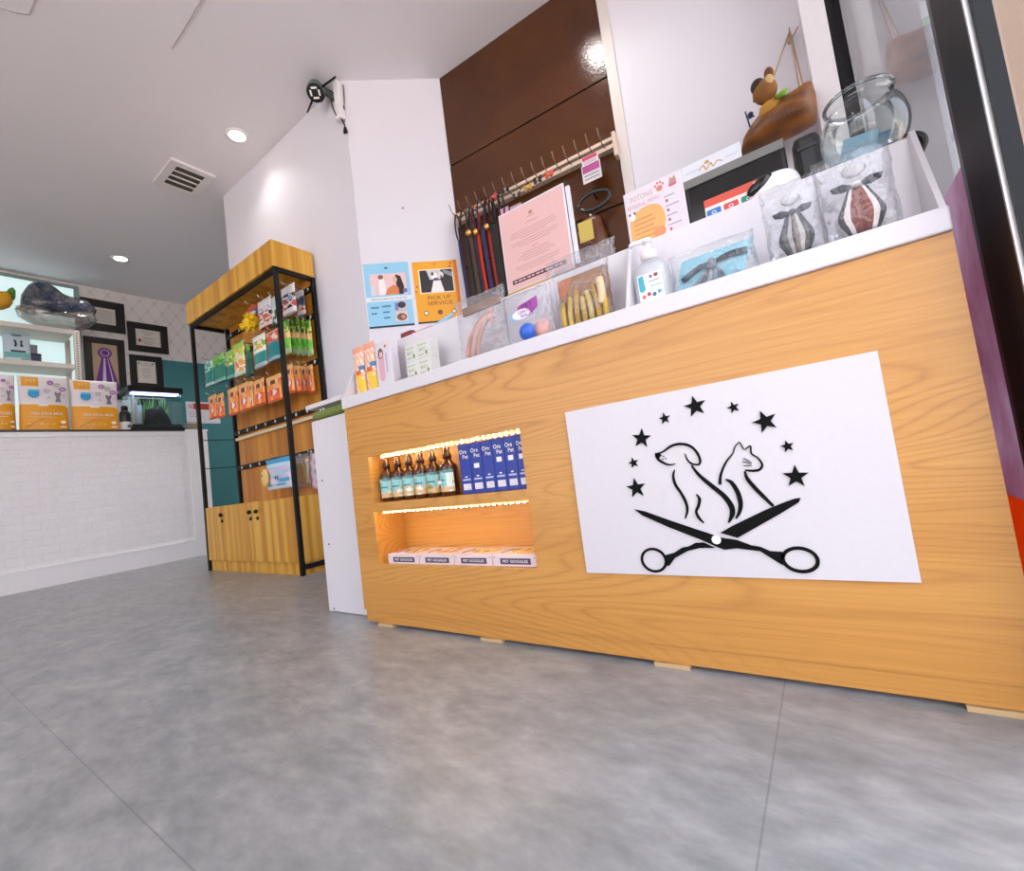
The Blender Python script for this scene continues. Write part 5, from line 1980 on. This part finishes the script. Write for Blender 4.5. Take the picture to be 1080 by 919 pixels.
for i, (px, pt, pb) in enumerate(((303, 337, 374), (308.7, 335.5, 375), (314.3, 335, 375.5), (320, 336, 376), (326, 337, 376.5))):
    pack(px, pt, pb, 6.2, stripes((.14, '#a9c08a'), (.42, ('#4fae2e', '#7fd04a')), (.62, ('#e0a060', '#f0c88a')), (.8, ('#2f5a2a', '#d9cf6a', '#7fae3a')), (1, ('#8fbf3a', '#3f7f2a'))), 'chew_packet', ['green and orange chew packet next to the front post', 'green and orange chew packet, second after the front post', 'green and orange chew packet, middle one of the five', 'green and orange chew packet, fourth after the front post', 'green and orange chew packet nearest the white wall'][i], 'packet', gC, d=.028, kind='pillow')
# third row, orange packets
gD = 'orange packets in the third row of the rack'
OR_ = ['#e8702a', '#f0a052', '#d8452a', '#e9b47a', '#f2ddb8', '#c23a24']


def orange(i):
    s_ = rp.random() * 6

    def f(u, v):
        if v > .86:
            return K('#efb468', .35)
        if v > .66:
            return K('#e2702e' if abs(u - .5) > .30 else ('#6a3424' if (u - .5) ** 2 + (v - .74) ** 2 < .03 else '#f0c090'), .35)
        if v > .42:
            return K('#ee8a3a' if math.sin(u * 8 + v * 9 + s_) > -.2 else '#efb06a', .35)
        if v > .24 and .30 < u < .85:
            return K('#d9354a' if (u - .6) ** 2 + (v - .33) ** 2 > .018 else '#f3e4e0', .35)
        if v > .08:
            return K('#ea6a24' if math.sin(u * 11 + s_) > -.3 else '#f0b060', .35)
        return K('#d8401e', .35)
    return f


lo_ = [(224.5, 417, 442, 8.5, 'orange packet outermost in the third row of the rack'), (233, 415, 441, 7.5, 'orange packet second from the outer end of the third row'),
       (246, 409, 438, 11, 'taller orange packet third from the outer end of the row'), (257.5, 404, 434, 12, 'orange packet with a white badge, fourth in the row'),
       (265.4, 402, 431, 3.6, 'narrow orange packet set back between two wider ones'), (273.5, 400, 428, 12, 'orange packet below the yellow picture pouch'),
       (289, 396, 424, 16, 'widest orange packet just left of the front post'), (306, 384.5, 415, 8, 'orange packet just right of the front post'),
       (314, 384.5, 415, 7, 'orange packet second after the front post'), (321.3, 384.5, 415, 7, 'orange packet third after the front post'), (328, 384.5, 415, 6, 'orange packet nearest the white wall')]
for i, (px, pt, pb, w_, lb) in enumerate(lo_):
    pack(px, pt, pb, w_, orange(i), 'orange_packet', lb, 'packet', gD, d=.03, kind='stand', Y=YH)
# bottom row
gE = 'bags hanging low in the rack'
o_, fr, w, h = pack(294.5, 483, 516, 27, stripes((.1, '#cfe0ea'), (.35, ('#4f9fd0', '#a9cfe4', '#e9d9ea')), (.7, ('#c9bfe0', '#9fd0d8', '#e6c3dc')), (.84, '#bfe0e6'), (1, '#3fa0d0')), 'snack_bag', 'pale blue printed snack bag hanging low in the rack', 'bag', gE, kind='pillow', d=.05)
t = obj('biscuit', MB().ball(fr.p(-w * .40, h * .42, .035), (w * .14, h * .30, .02), K('#e3bd78', .6), 14, 10, Fr((0, 0, 0), UX, UZ, (0, -1, 0))).ball(fr.p(-w * .42, h * .5, .052), (.012, .012, .006), K('#9a6a3a', .6), 8, 6), o_)
mb = MB()
for q in (-1, 1):
    mb.disc(fr.off(0, 0, .028), w * .02 + q * .018, h * .38, .008, .012, K('#2a2a35'), 0, .001)
obj('print', mb, o_)
o_, fr, w, h = pack(319, 479, 514, 16, lambda u, v: BAGM, 'snack_bag', 'clear bag with a yellow toy hanging low in the rack', 'bag', gE, kind='pillow', d=.034)
obj('toy', MB().ball(fr.p(-w * .05, h * .42, 0), (w * .26, h * .32, .012), K('#e3b21e', .4), 14, 10, Fr((0, 0, 0), UX, UZ, (0, -1, 0))), o_, 'yellow toy')
obj('bone', MB().tube([fr.p(w * .3, h * .1, 0), fr.p(w * .34, h * .75, 0)], .010, K('#e6d6bb', .5), 8).ball(fr.p(w * .34, h * .76, 0), (.022, .011, .022), K('#e6d6bb', .5), 10, 8), o_)
pack(333, 478, 516, 10, stripes((.3, ('#b58a9a', '#d9c3cc')), (1, ('#a98a96', '#cdb9c4'))), 'snack_bag', 'mauve film bag low in the rack behind the gate panel', 'bag', gE, kind='pillow', d=.04, Y=YH + .03)

# ------------------------------------------------------------------ white brick half wall
BX = -6.22
ye = 2.43
BM = brick_mat()
WT = K('#f0ecec', .45)
ztop = 1.515
mb = MB().box((BX - .45, .0, 0), (BX - .02, ye - .1, ztop - .02), BM)
mb.box((BX - .02, .0, 0), (BX, ye, .185), WT)
mb.box((BX - .02, .0, 1.445), (BX, ye, ztop - .02), WT)
mb.box((BX - .02, ye - .20, .185), (BX, ye, 1.445), WT)
mb.box((BX - .45, ye - .1, 0), (BX - .02, ye, ztop - .02), WT)
for a in ((BX - .006, .0, .175, .195),):
    mb.box((BX - .02, .0, .180), (BX + .006, ye - .19, .195), WT)
struct('wall_brick', mb)
mb = MB().rbox(Fr((BX + .012, 0, ztop - .0195), UY, UZ, (1, 0, 0)), 0, ye - .235, 0, .0195, -.46, 0, K('#241813', .4), .003)
mb.rbox(Fr((BX + .004, 0, ztop - .0195), UY, UZ, (1, 0, 0)), ye - .2345, ye + .01, 0, .022, -.46, 0, WT, .004)
struct('trim_11', mb)
ZB = ztop + .0006


# three yellow and white packs
def bagpaint(u, v):
    wave = .46 + .018 * math.sin(u * 11) + .012 * math.sin(u * 23)
    if v < wave:
        return K('#f0a216', .35)
    if v < wave + .03:
        return K('#f6ead6', .35)
    if .08 < u < .40 and .80 < v < .965:
        return K('#f2a71c', .35)
    return K('#eee4e6', .35)


pk = [((-18, 452), (18, 451), 398, 'cut off by the photo edge'), ((19.5, 451), (74, 451), 397.5, 'middle of the row'), ((75.5, 451), (126.5, 451), 402, 'nearest the fish tank')]
for i, (a, b, yt, lb) in enumerate(pk):
    Xf = BX - .10
    a, b = at(*a, X=Xf), at(*b, X=Xf)
    w = b.y - a.y - .006
    h = at((19 + 74) / 2 if i < 2 else 101, yt, X=Xf).z - ZB
    fr = side((a.y + b.y) / 2, ZB, Xf)
    t = thing('cat_food_bag', 'white and orange cat picture bag on the brick wall, ' + lb, 'bag', fr.o, 'orange and white bags on the brick wall')
    obj('bag_body', MB().pouch(fr, w, h, .13, bagpaint, 30, 36, 'stand', .001, random.Random(i)), t)
    pf = fr.off(0, 0, .064)
    mb = MB()
    mb.text(pf, 'FISH STICK MILK', w * .03, h * .30, h * .05, K('#f9e9cf'), w * .62, .003, .02)
    mb.rect(pf, -w * .33, w * .22, h * .235, h * .243, K('#f6dca8'), .0, .002)
    for q in range(5):
        mb.rect(pf, -w * .36 + w * .12 * q, -w * .30 + w * .12 * q, h * .11, h * .125, K('#f6d79a'), 0, .002)
    mb.disc(pf, w * .34, h * .15, w * .055, w * .045, K('#f7e9d2'), 0, .002)
    mb.rect(pf, w * .28, w * .41, h * .05, h * .075, K('#f7e9d2'), 0, .002)
    mb.stroke(pf, [(-w * .40, h * .05), (-w * .2, h * .15), (w * .0, h * .23)], [.004, .004], K('#cf861a'), 0, .002)
    obj('lettering', mb, t)
    pf = fr.off(0, 0, .05)
    mb = MB()
    mb.text(pf, 'PET', -w * .26, h * .885, h * .06, K('#fbd58a'), w * .2, .012, .02)
    mb.disc(pf, -w * .22, h * .66, w * .11, h * .075, K('#2f9fd0'), .008, .011)
    mb.rect(pf, -w * .32, -w * .11, h * .70, h * .735, K('#6fc0e0'), .0112, .013)
    mb.poly(pf, [(w * .20, h * .52), (w * .32, h * .52), (w * .29, h * .60), (w * .33, h * .68), (w * .31, h * .71), (w * .26, h * .68), (w * .21, h * .71), (w * .19, h * .68), (w * .23, h * .60)], K('#837a80'), .010, .013)
    for cu, cv, cr, cc in ((.12, .87, .05, '#a45aa8'), (.36, .76, .055, '#b06ab0'), (.25, .83, .05, '#b9c7a0'), (.05, .72, .05, '#cfc8c8'), (.38, .64, .03, '#d8c9cf'), (.08, .60, .02, '#d8cfd0')):
        mb.ring(pf, w * cu, h * cv, w * cr, w * cr * .9, .012, K(cc), .004, .008, seg=16)
        mb.disc(pf, w * cu, h * cv, w * cr * .3, w * cr * .3, K(cc), .004, .008, seg=10)
    obj('picture_print', mb, t)

# dark jar with pale label
c = at(135, 450, X=BX - .14)
c.y -= .022
t = thing('supplement_jar', 'black jar with pale label beside the fish tank', 'jar', (c.x, c.y, ZB))
r = .052
mb = MB().lathe([(r * .95, 0), (r, .01), (r, .19), (r * .9, .215), (r * .55, .24)], (c.x, c.y, ZB), lambda i: K('#e6e0dc', .4) if False else K('#191312', .35))
obj('jar_body', mb, t)
obj('jar_label', MB().lathe([(r + .001, .012), (r + .001, .105)], (c.x, c.y, ZB), K('#e4dedc', .5), caps=False), t, 'pale label')
obj('lid', MB().lathe([(r * .58, .241), (r * .58, .285), (r * .5, .29)], (c.x, c.y, ZB), K('#171211', .4)), t)
obj('print', MB().disc(side(c.y + .02, ZB + .055, c.x + r + .002), 0, 0, .018, .014, K('#4a4446'), 0, .001), t)

# fish tank
Xf = BX - .07
a, b = at(140, 452, X=Xf), at(193.5, 452, X=Xf)
y0, y1 = a.y, b.y
zt = at(165, 408, X=Xf).z
t = thing('fish_tank', 'small black-lidded fish tank with green plants and lit hood', 'fish tank', (Xf - .14, (y0 + y1) / 2, ZB))
dp = .30
TANK = clear('tank_glass', '#f4fafa', .02, .02, 0, .25)
h = zt - ZB
obj('base', MB().box((Xf - dp, y0 - .012, ZB), (Xf + .012, y1 + .012, ZB + .035), BLACK), t)
mb = MB()
for a in (((Xf - .006, y0, 0), (Xf, y1, 0)), ((Xf - dp, y0, 0), (Xf - dp + .006, y1, 0)), ((Xf - dp + .0061, y0, 0), (Xf - .0061, y0 + .006, 0)), ((Xf - dp + .0061, y1 - .006, 0), (Xf - .0061, y1, 0))):
    mb.box((a[0][0], a[0][1], ZB + .036), (a[1][0], a[1][1], zt - .075), TANK)
obj('glass_walls', mb, t)
obj('lid', MB().rbox(side(0, zt - .07, Xf + .012), y0 - .02, y1 + .02, 0, .07, -dp - .02, 0, BLACK, .006), t)
obj('lid_handle', MB().rbox(side(0, zt + .0005, Xf - .08), (y0 + y1) / 2 + .0, (y0 + y1) / 2 + .12, 0, .025, -.06, 0, BLACK, .006), t)
obj('hood_lamp', MB().box((Xf - .10, y0 + .02, zt - .088), (Xf - .012, y1 - .02, zt - .0705), emit('#a9b8ff', 5)), t, 'bluish lit tube')
obj('back_panel', MB().box((Xf - dp + .0065, y0 + .15, ZB + .04), (Xf - dp + .009, y1 - .12, zt - .09), K('#0d0b0a', .6)), t)
obj('gravel', MB().box((Xf - dp + .008, y0 + .008, ZB + .0355), (Xf - .008, y1 - .008, ZB + .075), K('#1b1512', .8, bump=.8, bscale=300)), t)
rk = random.Random(8)
mb = MB()
for k in range(70):
    by = rk.uniform(y0 + .10, y1 - .12)
    bx_ = Xf - rk.uniform(.05, dp - .06)
    hh = rk.uniform(.16, .36)
    lean = rk.uniform(-.05, .05)
    gcol = ['#3f7a2a', '#5f9a36', '#2c5a22', '#86b04a'][k % 4]
    P0 = Vector((bx_, by, ZB + .075))
    mb.tube([P0, P0 + Vector((.01, lean * .5, hh * .6)), P0 + Vector((.02, lean, hh))], [.004, .012, .001], K(gcol, .5), 5, flat=.35)
obj('water_plant', mb, t)
mb = MB()
mb.inflate(side(0, 0, Xf - .10), [(y0 + .13, ZB + .076), (y1 - .08, ZB + .076), (y1 - .12, ZB + .20), (y0 + .30, ZB + .31), (y0 + .15, ZB + .26)], .09, K('#1d1712', .8, bump=.9, bscale=40), 5)
obj('driftwood', mb, t)
mb = MB()
mb.tube([(Xf - .06, y0 + .085, ZB + .08), (Xf - .06, y0 + .08, ZB + .30)], .028, K('#c9cdd6', .3), 10)
mb.tube([(Xf - .05, y0 + .03, ZB + .08), (Xf - .05, y0 + .03, zt - .09)], .016, K('#d3cdbf', .4), 8)
obj('filter', mb, t, 'white filter column')
# wire basket
c = at(201, 452, X=BX - .10)
a, b = at(195.5, 452, X=BX - .1), at(208, 452, X=BX - .1)
t = thing('wire_basket', 'small tan wire basket beside the fish tank', 'basket', (c.x, c.y, ZB))
mb = MB()
TAN = K('#a98a62', .5)
bw_, bd, bh = .055, .05, .10
cy = (a.y + b.y) / 2 + .01
for z in (.004, .035, .068, .10):
    pts = [(c.x + bd, cy - bw_, ZB + z), (c.x + bd, cy + bw_, ZB + z), (c.x - bd, cy + bw_, ZB + z), (c.x - bd, cy - bw_, ZB + z), (c.x + bd, cy - bw_, ZB + z)]
    for p, q in zip(pts[:-1], pts[1:]):
        mb.tube([p, q], .003, TAN, 5)
for k in range(5):
    yy = cy - bw_ + 2 * bw_ * k / 4
    for xx in (c.x - bd, c.x + bd):
        mb.tube([(xx, yy, ZB + .003), (xx, yy, ZB + .10)], .003, TAN, 5)
obj('wires', mb, t)

# ------------------------------------------------------------------ pictures on the far wall
XE = WALLE + .0005


def frame(tl, tr, bl, bw, label, X=XE):
    a, b, c = at(*tl, X=X + .02), at(*tr, X=X + .02), at(*bl, X=X + .02)
    y0, y1, z0, z1 = (a.y + c.y) / 2, b.y, c.z, (a.z + b.z) / 2
    t = thing('picture_frame', label, 'picture', (X, (y0 + y1) / 2, z0), 'black framed certificates on the wallpaper')
    fr = side(y0, z0, X)
    w, h = y1 - y0, z1 - z0
    mb = MB()
    FB = K('#1d1815', .35)
    for q in ((0, w, 0, bw), (0, w, h - bw, h), (0, bw, bw, h - bw), (w - bw, w, bw, h - bw)):
        mb.rbox(fr, q[0], q[1], q[2], q[3], 0, .03, FB, .003)
    obj('frame', mb, t)
    return t, fr, w, h


t, fr, w, h = frame((86, 314.5), (130.5, 320), (84, 346), .095, 'black framed certificate highest on the wall, partly behind the silver bag')
PAP = K('#d8d2c6', .5)
obj('certificate', MB().rect(fr, .09, w - .09, .09, h - .09, PAP, .002, .006), t)
mb = MB()
for v in (.66, .58, .5, .42, .34):
    mb.rect(fr, w * .30, w * .72, h * v, h * v + .006, K('#a79f98'), .0065, .008)
obj('print', mb, t)
t, fr, w, h = frame((134, 339), (176, 344.5), (135.5, 369.3), .085, 'black framed certificate with a red seal')
obj('certificate', MB().rect(fr, .08, w - .08, .08, h - .08, PAP, .002, .006), t)
mb = MB()
for v, x in ((.70, .18), (.62, .1), (.50, .14), (.44, .12), (.36, .16), (.29, .1)):
    mb.rect(fr, w * (.5 - x), w * (.5 + x), h * v, h * v + .007, K('#8f8984'), .0065, .008)
obj('print', mb, t)
obj('seal', MB().disc(fr, w * .29, h * .40, .022, .022, K('#b83a30', .4), .0065, .009), t, 'red wax seal')
t, fr, w, h = frame((88.3, 354.4), (130.7, 359), (91, 420), .075, 'tall black framed picture with a purple rosette')
obj('mount', MB().rect(fr, .07, w - .07, .07, h - .07, K('#b3987a', .6), .002, .006), t)
PU = K('#5d1f6e', .4)
rc = (w * .5, h * .755)
mb = MB().disc(fr, *rc, .072, .072, PU, .0065, .016, seg=28)
mb.ring(fr, *rc, .063, .063, .014, K('#7d3f92', .4), .016, .020)
mb.ring(fr, *rc, .040, .040, .008, K('#cdb6d8', .4), .016, .020)
obj('rosette', mb, t, 'round purple rosette')
for k, (x0, x1, cc, dp_) in enumerate(((-.10, -.035, '#6a2a80', .0), (-.036, .018, '#c9bfe0', .002), (.0, .06, '#64247a', .004), (.05, .075, '#cfc4e4', .002), (.06, .115, '#6a2a80', .0))):
    obj('ribbon', MB().poly(fr, [(rc[0] + x0 * .35, rc[1] - .06), (rc[0] + x1 * .35, rc[1] - .06), (rc[0] + x1 * 1.25, h * .14), (rc[0] + x0 * 1.25, h * .14)], K(cc, .4), .0065 + dp_, .009 + dp_), t, 'purple ribbon tail' if k in (0, 2, 4) else 'lilac ribbon tail')
t, fr, w, h = frame((136, 374), (170.5, 376.8), (138.5, 409), .075, 'black framed certificate standing behind the fish tank')
obj('certificate', MB().rect(fr, .07, w - .07, .07, h - .07, PAP, .002, .006), t)
mb = MB()
for v, x in ((.76, .12), (.70, .16), (.60, .12), (.54, .15), (.48, .12), (.40, .15), (.34, .1)):
    mb.rect(fr, w * (.5 - x), w * (.5 + x), h * v, h * v + .007, K('#9a9590'), .0065, .008)
for q in (-1, 1):
    mb.disc(fr, w * (.5 + q * .2), h * .76, .014, .014, K('#7a8a9a'), .0065, .008)
obj('print', mb, t)
# notice with red band
a, b, c = at(195.5, 423.5, X=WALLE + .016), at(231, 427, X=WALLE + .016), at(197, 446.5, X=WALLE + .016)
fr = side(a.y, c.z, WALLE + .0125)
w, h = b.y - a.y, a.z - c.z
t = thing('warning_sign', 'white sign with red band on the teal wall behind the rack post', 'sign', fr.o)
obj('board', MB().rbox(fr, 0, w, 0, h, 0, .006, K('#e3dfe6', .4), .002), t)
mb = MB().rect(fr, w * .06, w * .96, h * .64, h * .92, K('#b8332e', .4), .0062, .008)
mb.rect(fr, w * .06, w * .22, h * .63, h * .93, K('#e9e4ea', .4), .0082, .009)
mb.text(fr, 'NO', w * .15, h * .78, h * .22, K('#c23a34'), w * .15, .0095, .01)
for v in (.5, .4, .3):
    mb.rect(fr, w * .08, w * .5, h * v, h * v + .01, K('#b9b4bd'), .0062, .008)
obj('print', mb, t)

# ------------------------------------------------------------------ lit window and metal shelving at the far left
m, nt, b, P = nodes('frosted_lit_pane', .4, .5)
b.inputs['Base Color'].default_value = lin('#c3dadd')
b.inputs['Emission Color'].default_value = lin('#cfe6e6')
b.inputs['Emission Strength'].default_value = .55
ya, yb_ = .2, at(80, 305, X=WALLE).y
mb = MB().box((WALLE + .001, ya, 1.6), (WALLE + .02, yb_ - .03, 3.50), m)
struct('window_3', mb)
mb = MB().box((WALLE + .001, yb_ - .03, 1.5), (WALLE + .035, yb_ + .02, 3.54), K('#8a9a92', .4))
mb.box((WALLE + .001, ya, 3.50), (WALLE + .035, yb_ - .03, 3.54), K('#8a9a92', .4))
struct('trim_12', mb)
XS = -6.88
sy1 = at(85, 372, X=XS).y
sz = [at(40, 346, X=XS).z, at(40, 384, X=XS).z]
t = thing('shelving_unit', 'cream slotted metal shelving unit behind the orange bags', 'shelving', (XS - .2, .8, 0))
CRM = K('#d9d1c6', .5)
DK = K('#7d7468', .6)
for x in (XS - .036, XS - .42):
    mb = MB().box((x, sy1 - .05, 0), (x + .004 if x < XS - .1 else XS, sy1, sz[0] + .03), CRM)
    for k in range(46):
        z = 1.6 + k * .03
        if z < sz[0] + .01 and x > XS - .1:
            mb.box((XS - .0005, sy1 - .034, z), (XS + .0015, sy1 - .018, z + .014), DK)
    obj('slotted_post', mb, t)
for z in sz:
    mb = MB().rbox(side(0, z - .022, XS - .002), .0, sy1 - .052, 0, .055, -.40, 0, CRM, .004)
    obj('shelf_board', mb, t)
mb = MB().box((XS - .43, -.0, 1.60), (XS - .425, sy1 - .06, 1.62), CRM)
obj('shelf_board', MB().rbox(side(0, 1.3, XS - .002), .0, sy1 - .052, 0, .05, -.40, 0, CRM, .004), t)
zS = sz[0] + .0335
# silver wrapped cushion
sil = bpy.data.materials.new('silver_wrap')
sil.use_nodes = True
nt = sil.node_tree
b = nt.nodes['Principled BSDF']
geo = nt.nodes.new('ShaderNodeNewGeometry')
nz = noise(nt, geo.outputs['Position'], 4.0, 4, .6, 1.0)
nt.links.new(ramp(nt, nz, [(.36, '#232f4e'), (.46, '#4a5876'), (.56, '#7d7c80'), (.70, '#9aa0b0')]), b.inputs['Base Color'])
b.inputs['Roughness'].default_value = .12
b.inputs['Coat Weight'].default_value = .8
bumpn(nt, b, noise(nt, geo.outputs['Position'], 11, 4, .65, 1.5), 1.0, .16)
XB = XS - .12


def bq(x, y):
    q = at(x, y, X=XB)
    return q.y, q.z


SFr = side(0, 0, XB)


def bc_(pts):
    return [(a, max(b, zS + .003)) for a, b in pts]


zlow = zS + .001
out = [bq(*q) for q in ((20, 325), (22, 312), (28, 302), (36, 298), (46, 299), (56, 305), (64, 312), (74, 316), (84, 318), (94, 321), (101, 327), (100, 333), (88, 334), (70, 334), (55, 333), (40, 332), (28, 330))]
out = [(a, max(b, zS + .05)) for a, b in out]
t = thing('wrapped_cushion', 'large shiny grey-blue plastic wrapped cushion on top of the shelving', 'cushion', (XB, .8, zlow))
obj('cushion_body', MB().inflate(SFr, out, .17, sil, 8, .045, random.Random(3), pw=.55), t)
out = [bq(*q) for q in ((16, 327), (18, 323), (26, 326), (40, 333), (60, 333), (80, 333), (96, 331), (101, 342), (92, 346), (80, 349), (62, 347), (44, 345), (30, 340), (20, 334))]
out = bc_(out)
SIL2 = clear('loose_clear_wrap', '#eeeae8', .15, .12, 1.0, .5, .22, '#a89f98', 8)
obj('loose_wrap', MB().inflate(SFr.off(0, 0, .03), out, .16, SIL2, 6, .06, random.Random(6), pw=.5), t, 'loose grey film around the base')
out = [bq(*q) for q in ((-14, 325), (-14, 312), (-4, 309), (6, 309), (11, 313), (13, 321), (10, 325), (4, 327), (-6, 328))]
t = thing('fruit_toy', 'yellow plush toy with a green top at the shelf corner', 'toy', at(0, 322, X=XB))
obj('plush_body', MB().inflate(SFr.off(0, 0, .03), bc_(out), .10, K('#e2a722', .7), 6, pw=.6), t)
out = [bq(*q) for q in ((5, 310), (9, 305), (13, 304), (16, 308), (16, 315), (14, 318), (11, 313))]
obj('leaf_top', MB().inflate(SFr.off(0, 0, .02), out, .07, K('#5d9a3c', .7), 5), t, 'green top')
# on the middle shelf
zM = sz[1] + .0335
a, b = at(3, 378, X=XS - .12), at(33, 381, X=XS - .12)
zt = at(15, 351, X=XS - .12).z
fr = side((a.y + b.y) / 2, zM, XS - .12)
w, h = b.y - a.y, zt - zM


def pouchp(u, v):
    if .12 < v < .30 and .05 < u < .95:
        return K('#79bcb9', .35)
    if v > .93:
        return K('#a9bfd0', .35)
    return K('#ccdde6', .35)


t = thing('litter_pouch', 'pale blue pouch with black print and teal band on the shelving', 'pouch', fr.o)
obj('pouch_body', MB().pouch(fr, w, h, .10, pouchp, 20, 26, 'stand', .001, random.Random(2)), t)
pf = fr.off(0, 0, .05)
mb = MB()
INKD = K('#23262c')
mb.poly(pf, [(-w * .12, h * .48), (-w * .04, h * .48), (-w * .02, h * .58), (-w * .06, h * .70), (-w * .14, h * .72), (-w * .10, h * .60)], INKD, .002, .005)
mb.poly(pf, [(w * .08, h * .50), (w * .20, h * .48), (w * .16, h * .60), (w * .17, h * .72), (w * .09, h * .68), (w * .11, h * .60)], INKD, .002, .005)
mb.rect(pf, -w * .25, w * .28, h * .30, h * .36, K('#37474f'), .002, .005)
mb.rect(pf, w * .1, w * .38, h * .06, h * .085, K('#7a8a94'), -.004, .006)
mb.rect(pf, -w * .2, w * .15, h * .86, h * .90, K('#5a6a78'), -.012, -.006)
obj('print', mb, t)
a, b = at(34, 381, X=XS - .16), at(42, 382, X=XS - .16)
fr = side((a.y + b.y) / 2, zM, XS - .16)
obj('small_tin', MB().rbox(fr, -.045, .045, 0, .125, -.09, 0, K('#3d4160', .4), .006).rbox(fr, -.046, .046, .10, .128, -.091, .001, K('#23222e', .4), .004), label='small dark blue tin beside the pale pouch on the shelving', cat='tin', origin=fr.o)
a = at(27, 379, X=XS - .25)
fr = side(a.y, zM + .004, XS - .26)
obj('grey_packet', MB().pouch(fr, .2, .25, .06, lambda u, v: K('#a9a7b2', .4), 8, 10, 'stand', .001, random.Random(5)), label='grey packet leaning behind the pale blue pouch on the shelving', cat='packet', origin=fr.o)

# ------------------------------------------------------------------ daylight
w = bpy.data.worlds.new('sky')
sc.world = w
w.use_nodes = True
nt = w.node_tree
bg = nt.nodes['Background']
tc = nt.nodes.new('ShaderNodeTexCoord')
sp = nt.nodes.new('ShaderNodeSeparateXYZ')
nt.links.new(tc.outputs['Generated'], sp.inputs[0])
nt.links.new(ramp(nt, sp.outputs[2], [(0.0, '#d6d2d8'), (.25, '#dcdbe6'), (1.0, '#c9d6ee')]), bg.inputs['Color'])
bg.inputs['Strength'].default_value = SKY
S_ = bpy.data.lights.new('sun', 'SUN')
S_.energy = SUN
S_.angle = math.radians(1)
S_.color = (1, .96, .9)
so = bpy.data.objects.new('sun', S_)
COL.objects.link(so)
so.rotation_euler = Vector((.75, -.5, -.62)).to_track_quat('-Z', 'Y').to_euler()
sc.cycles.use_denoising = True
sc.cycles.max_bounces = 10
sc.cycles.transparent_max_bounces = 24
sc.cycles.caustics_reflective = True
sc.cycles.caustics_refractive = False
sc.cycles.sample_clamp_indirect = 6
vs_ = sc.view_settings
vs_.view_transform = 'Standard'
vs_.look = 'None'
vs_.gamma = 1.0
vs_.use_curve_mapping = False
vs_.exposure = EXPO
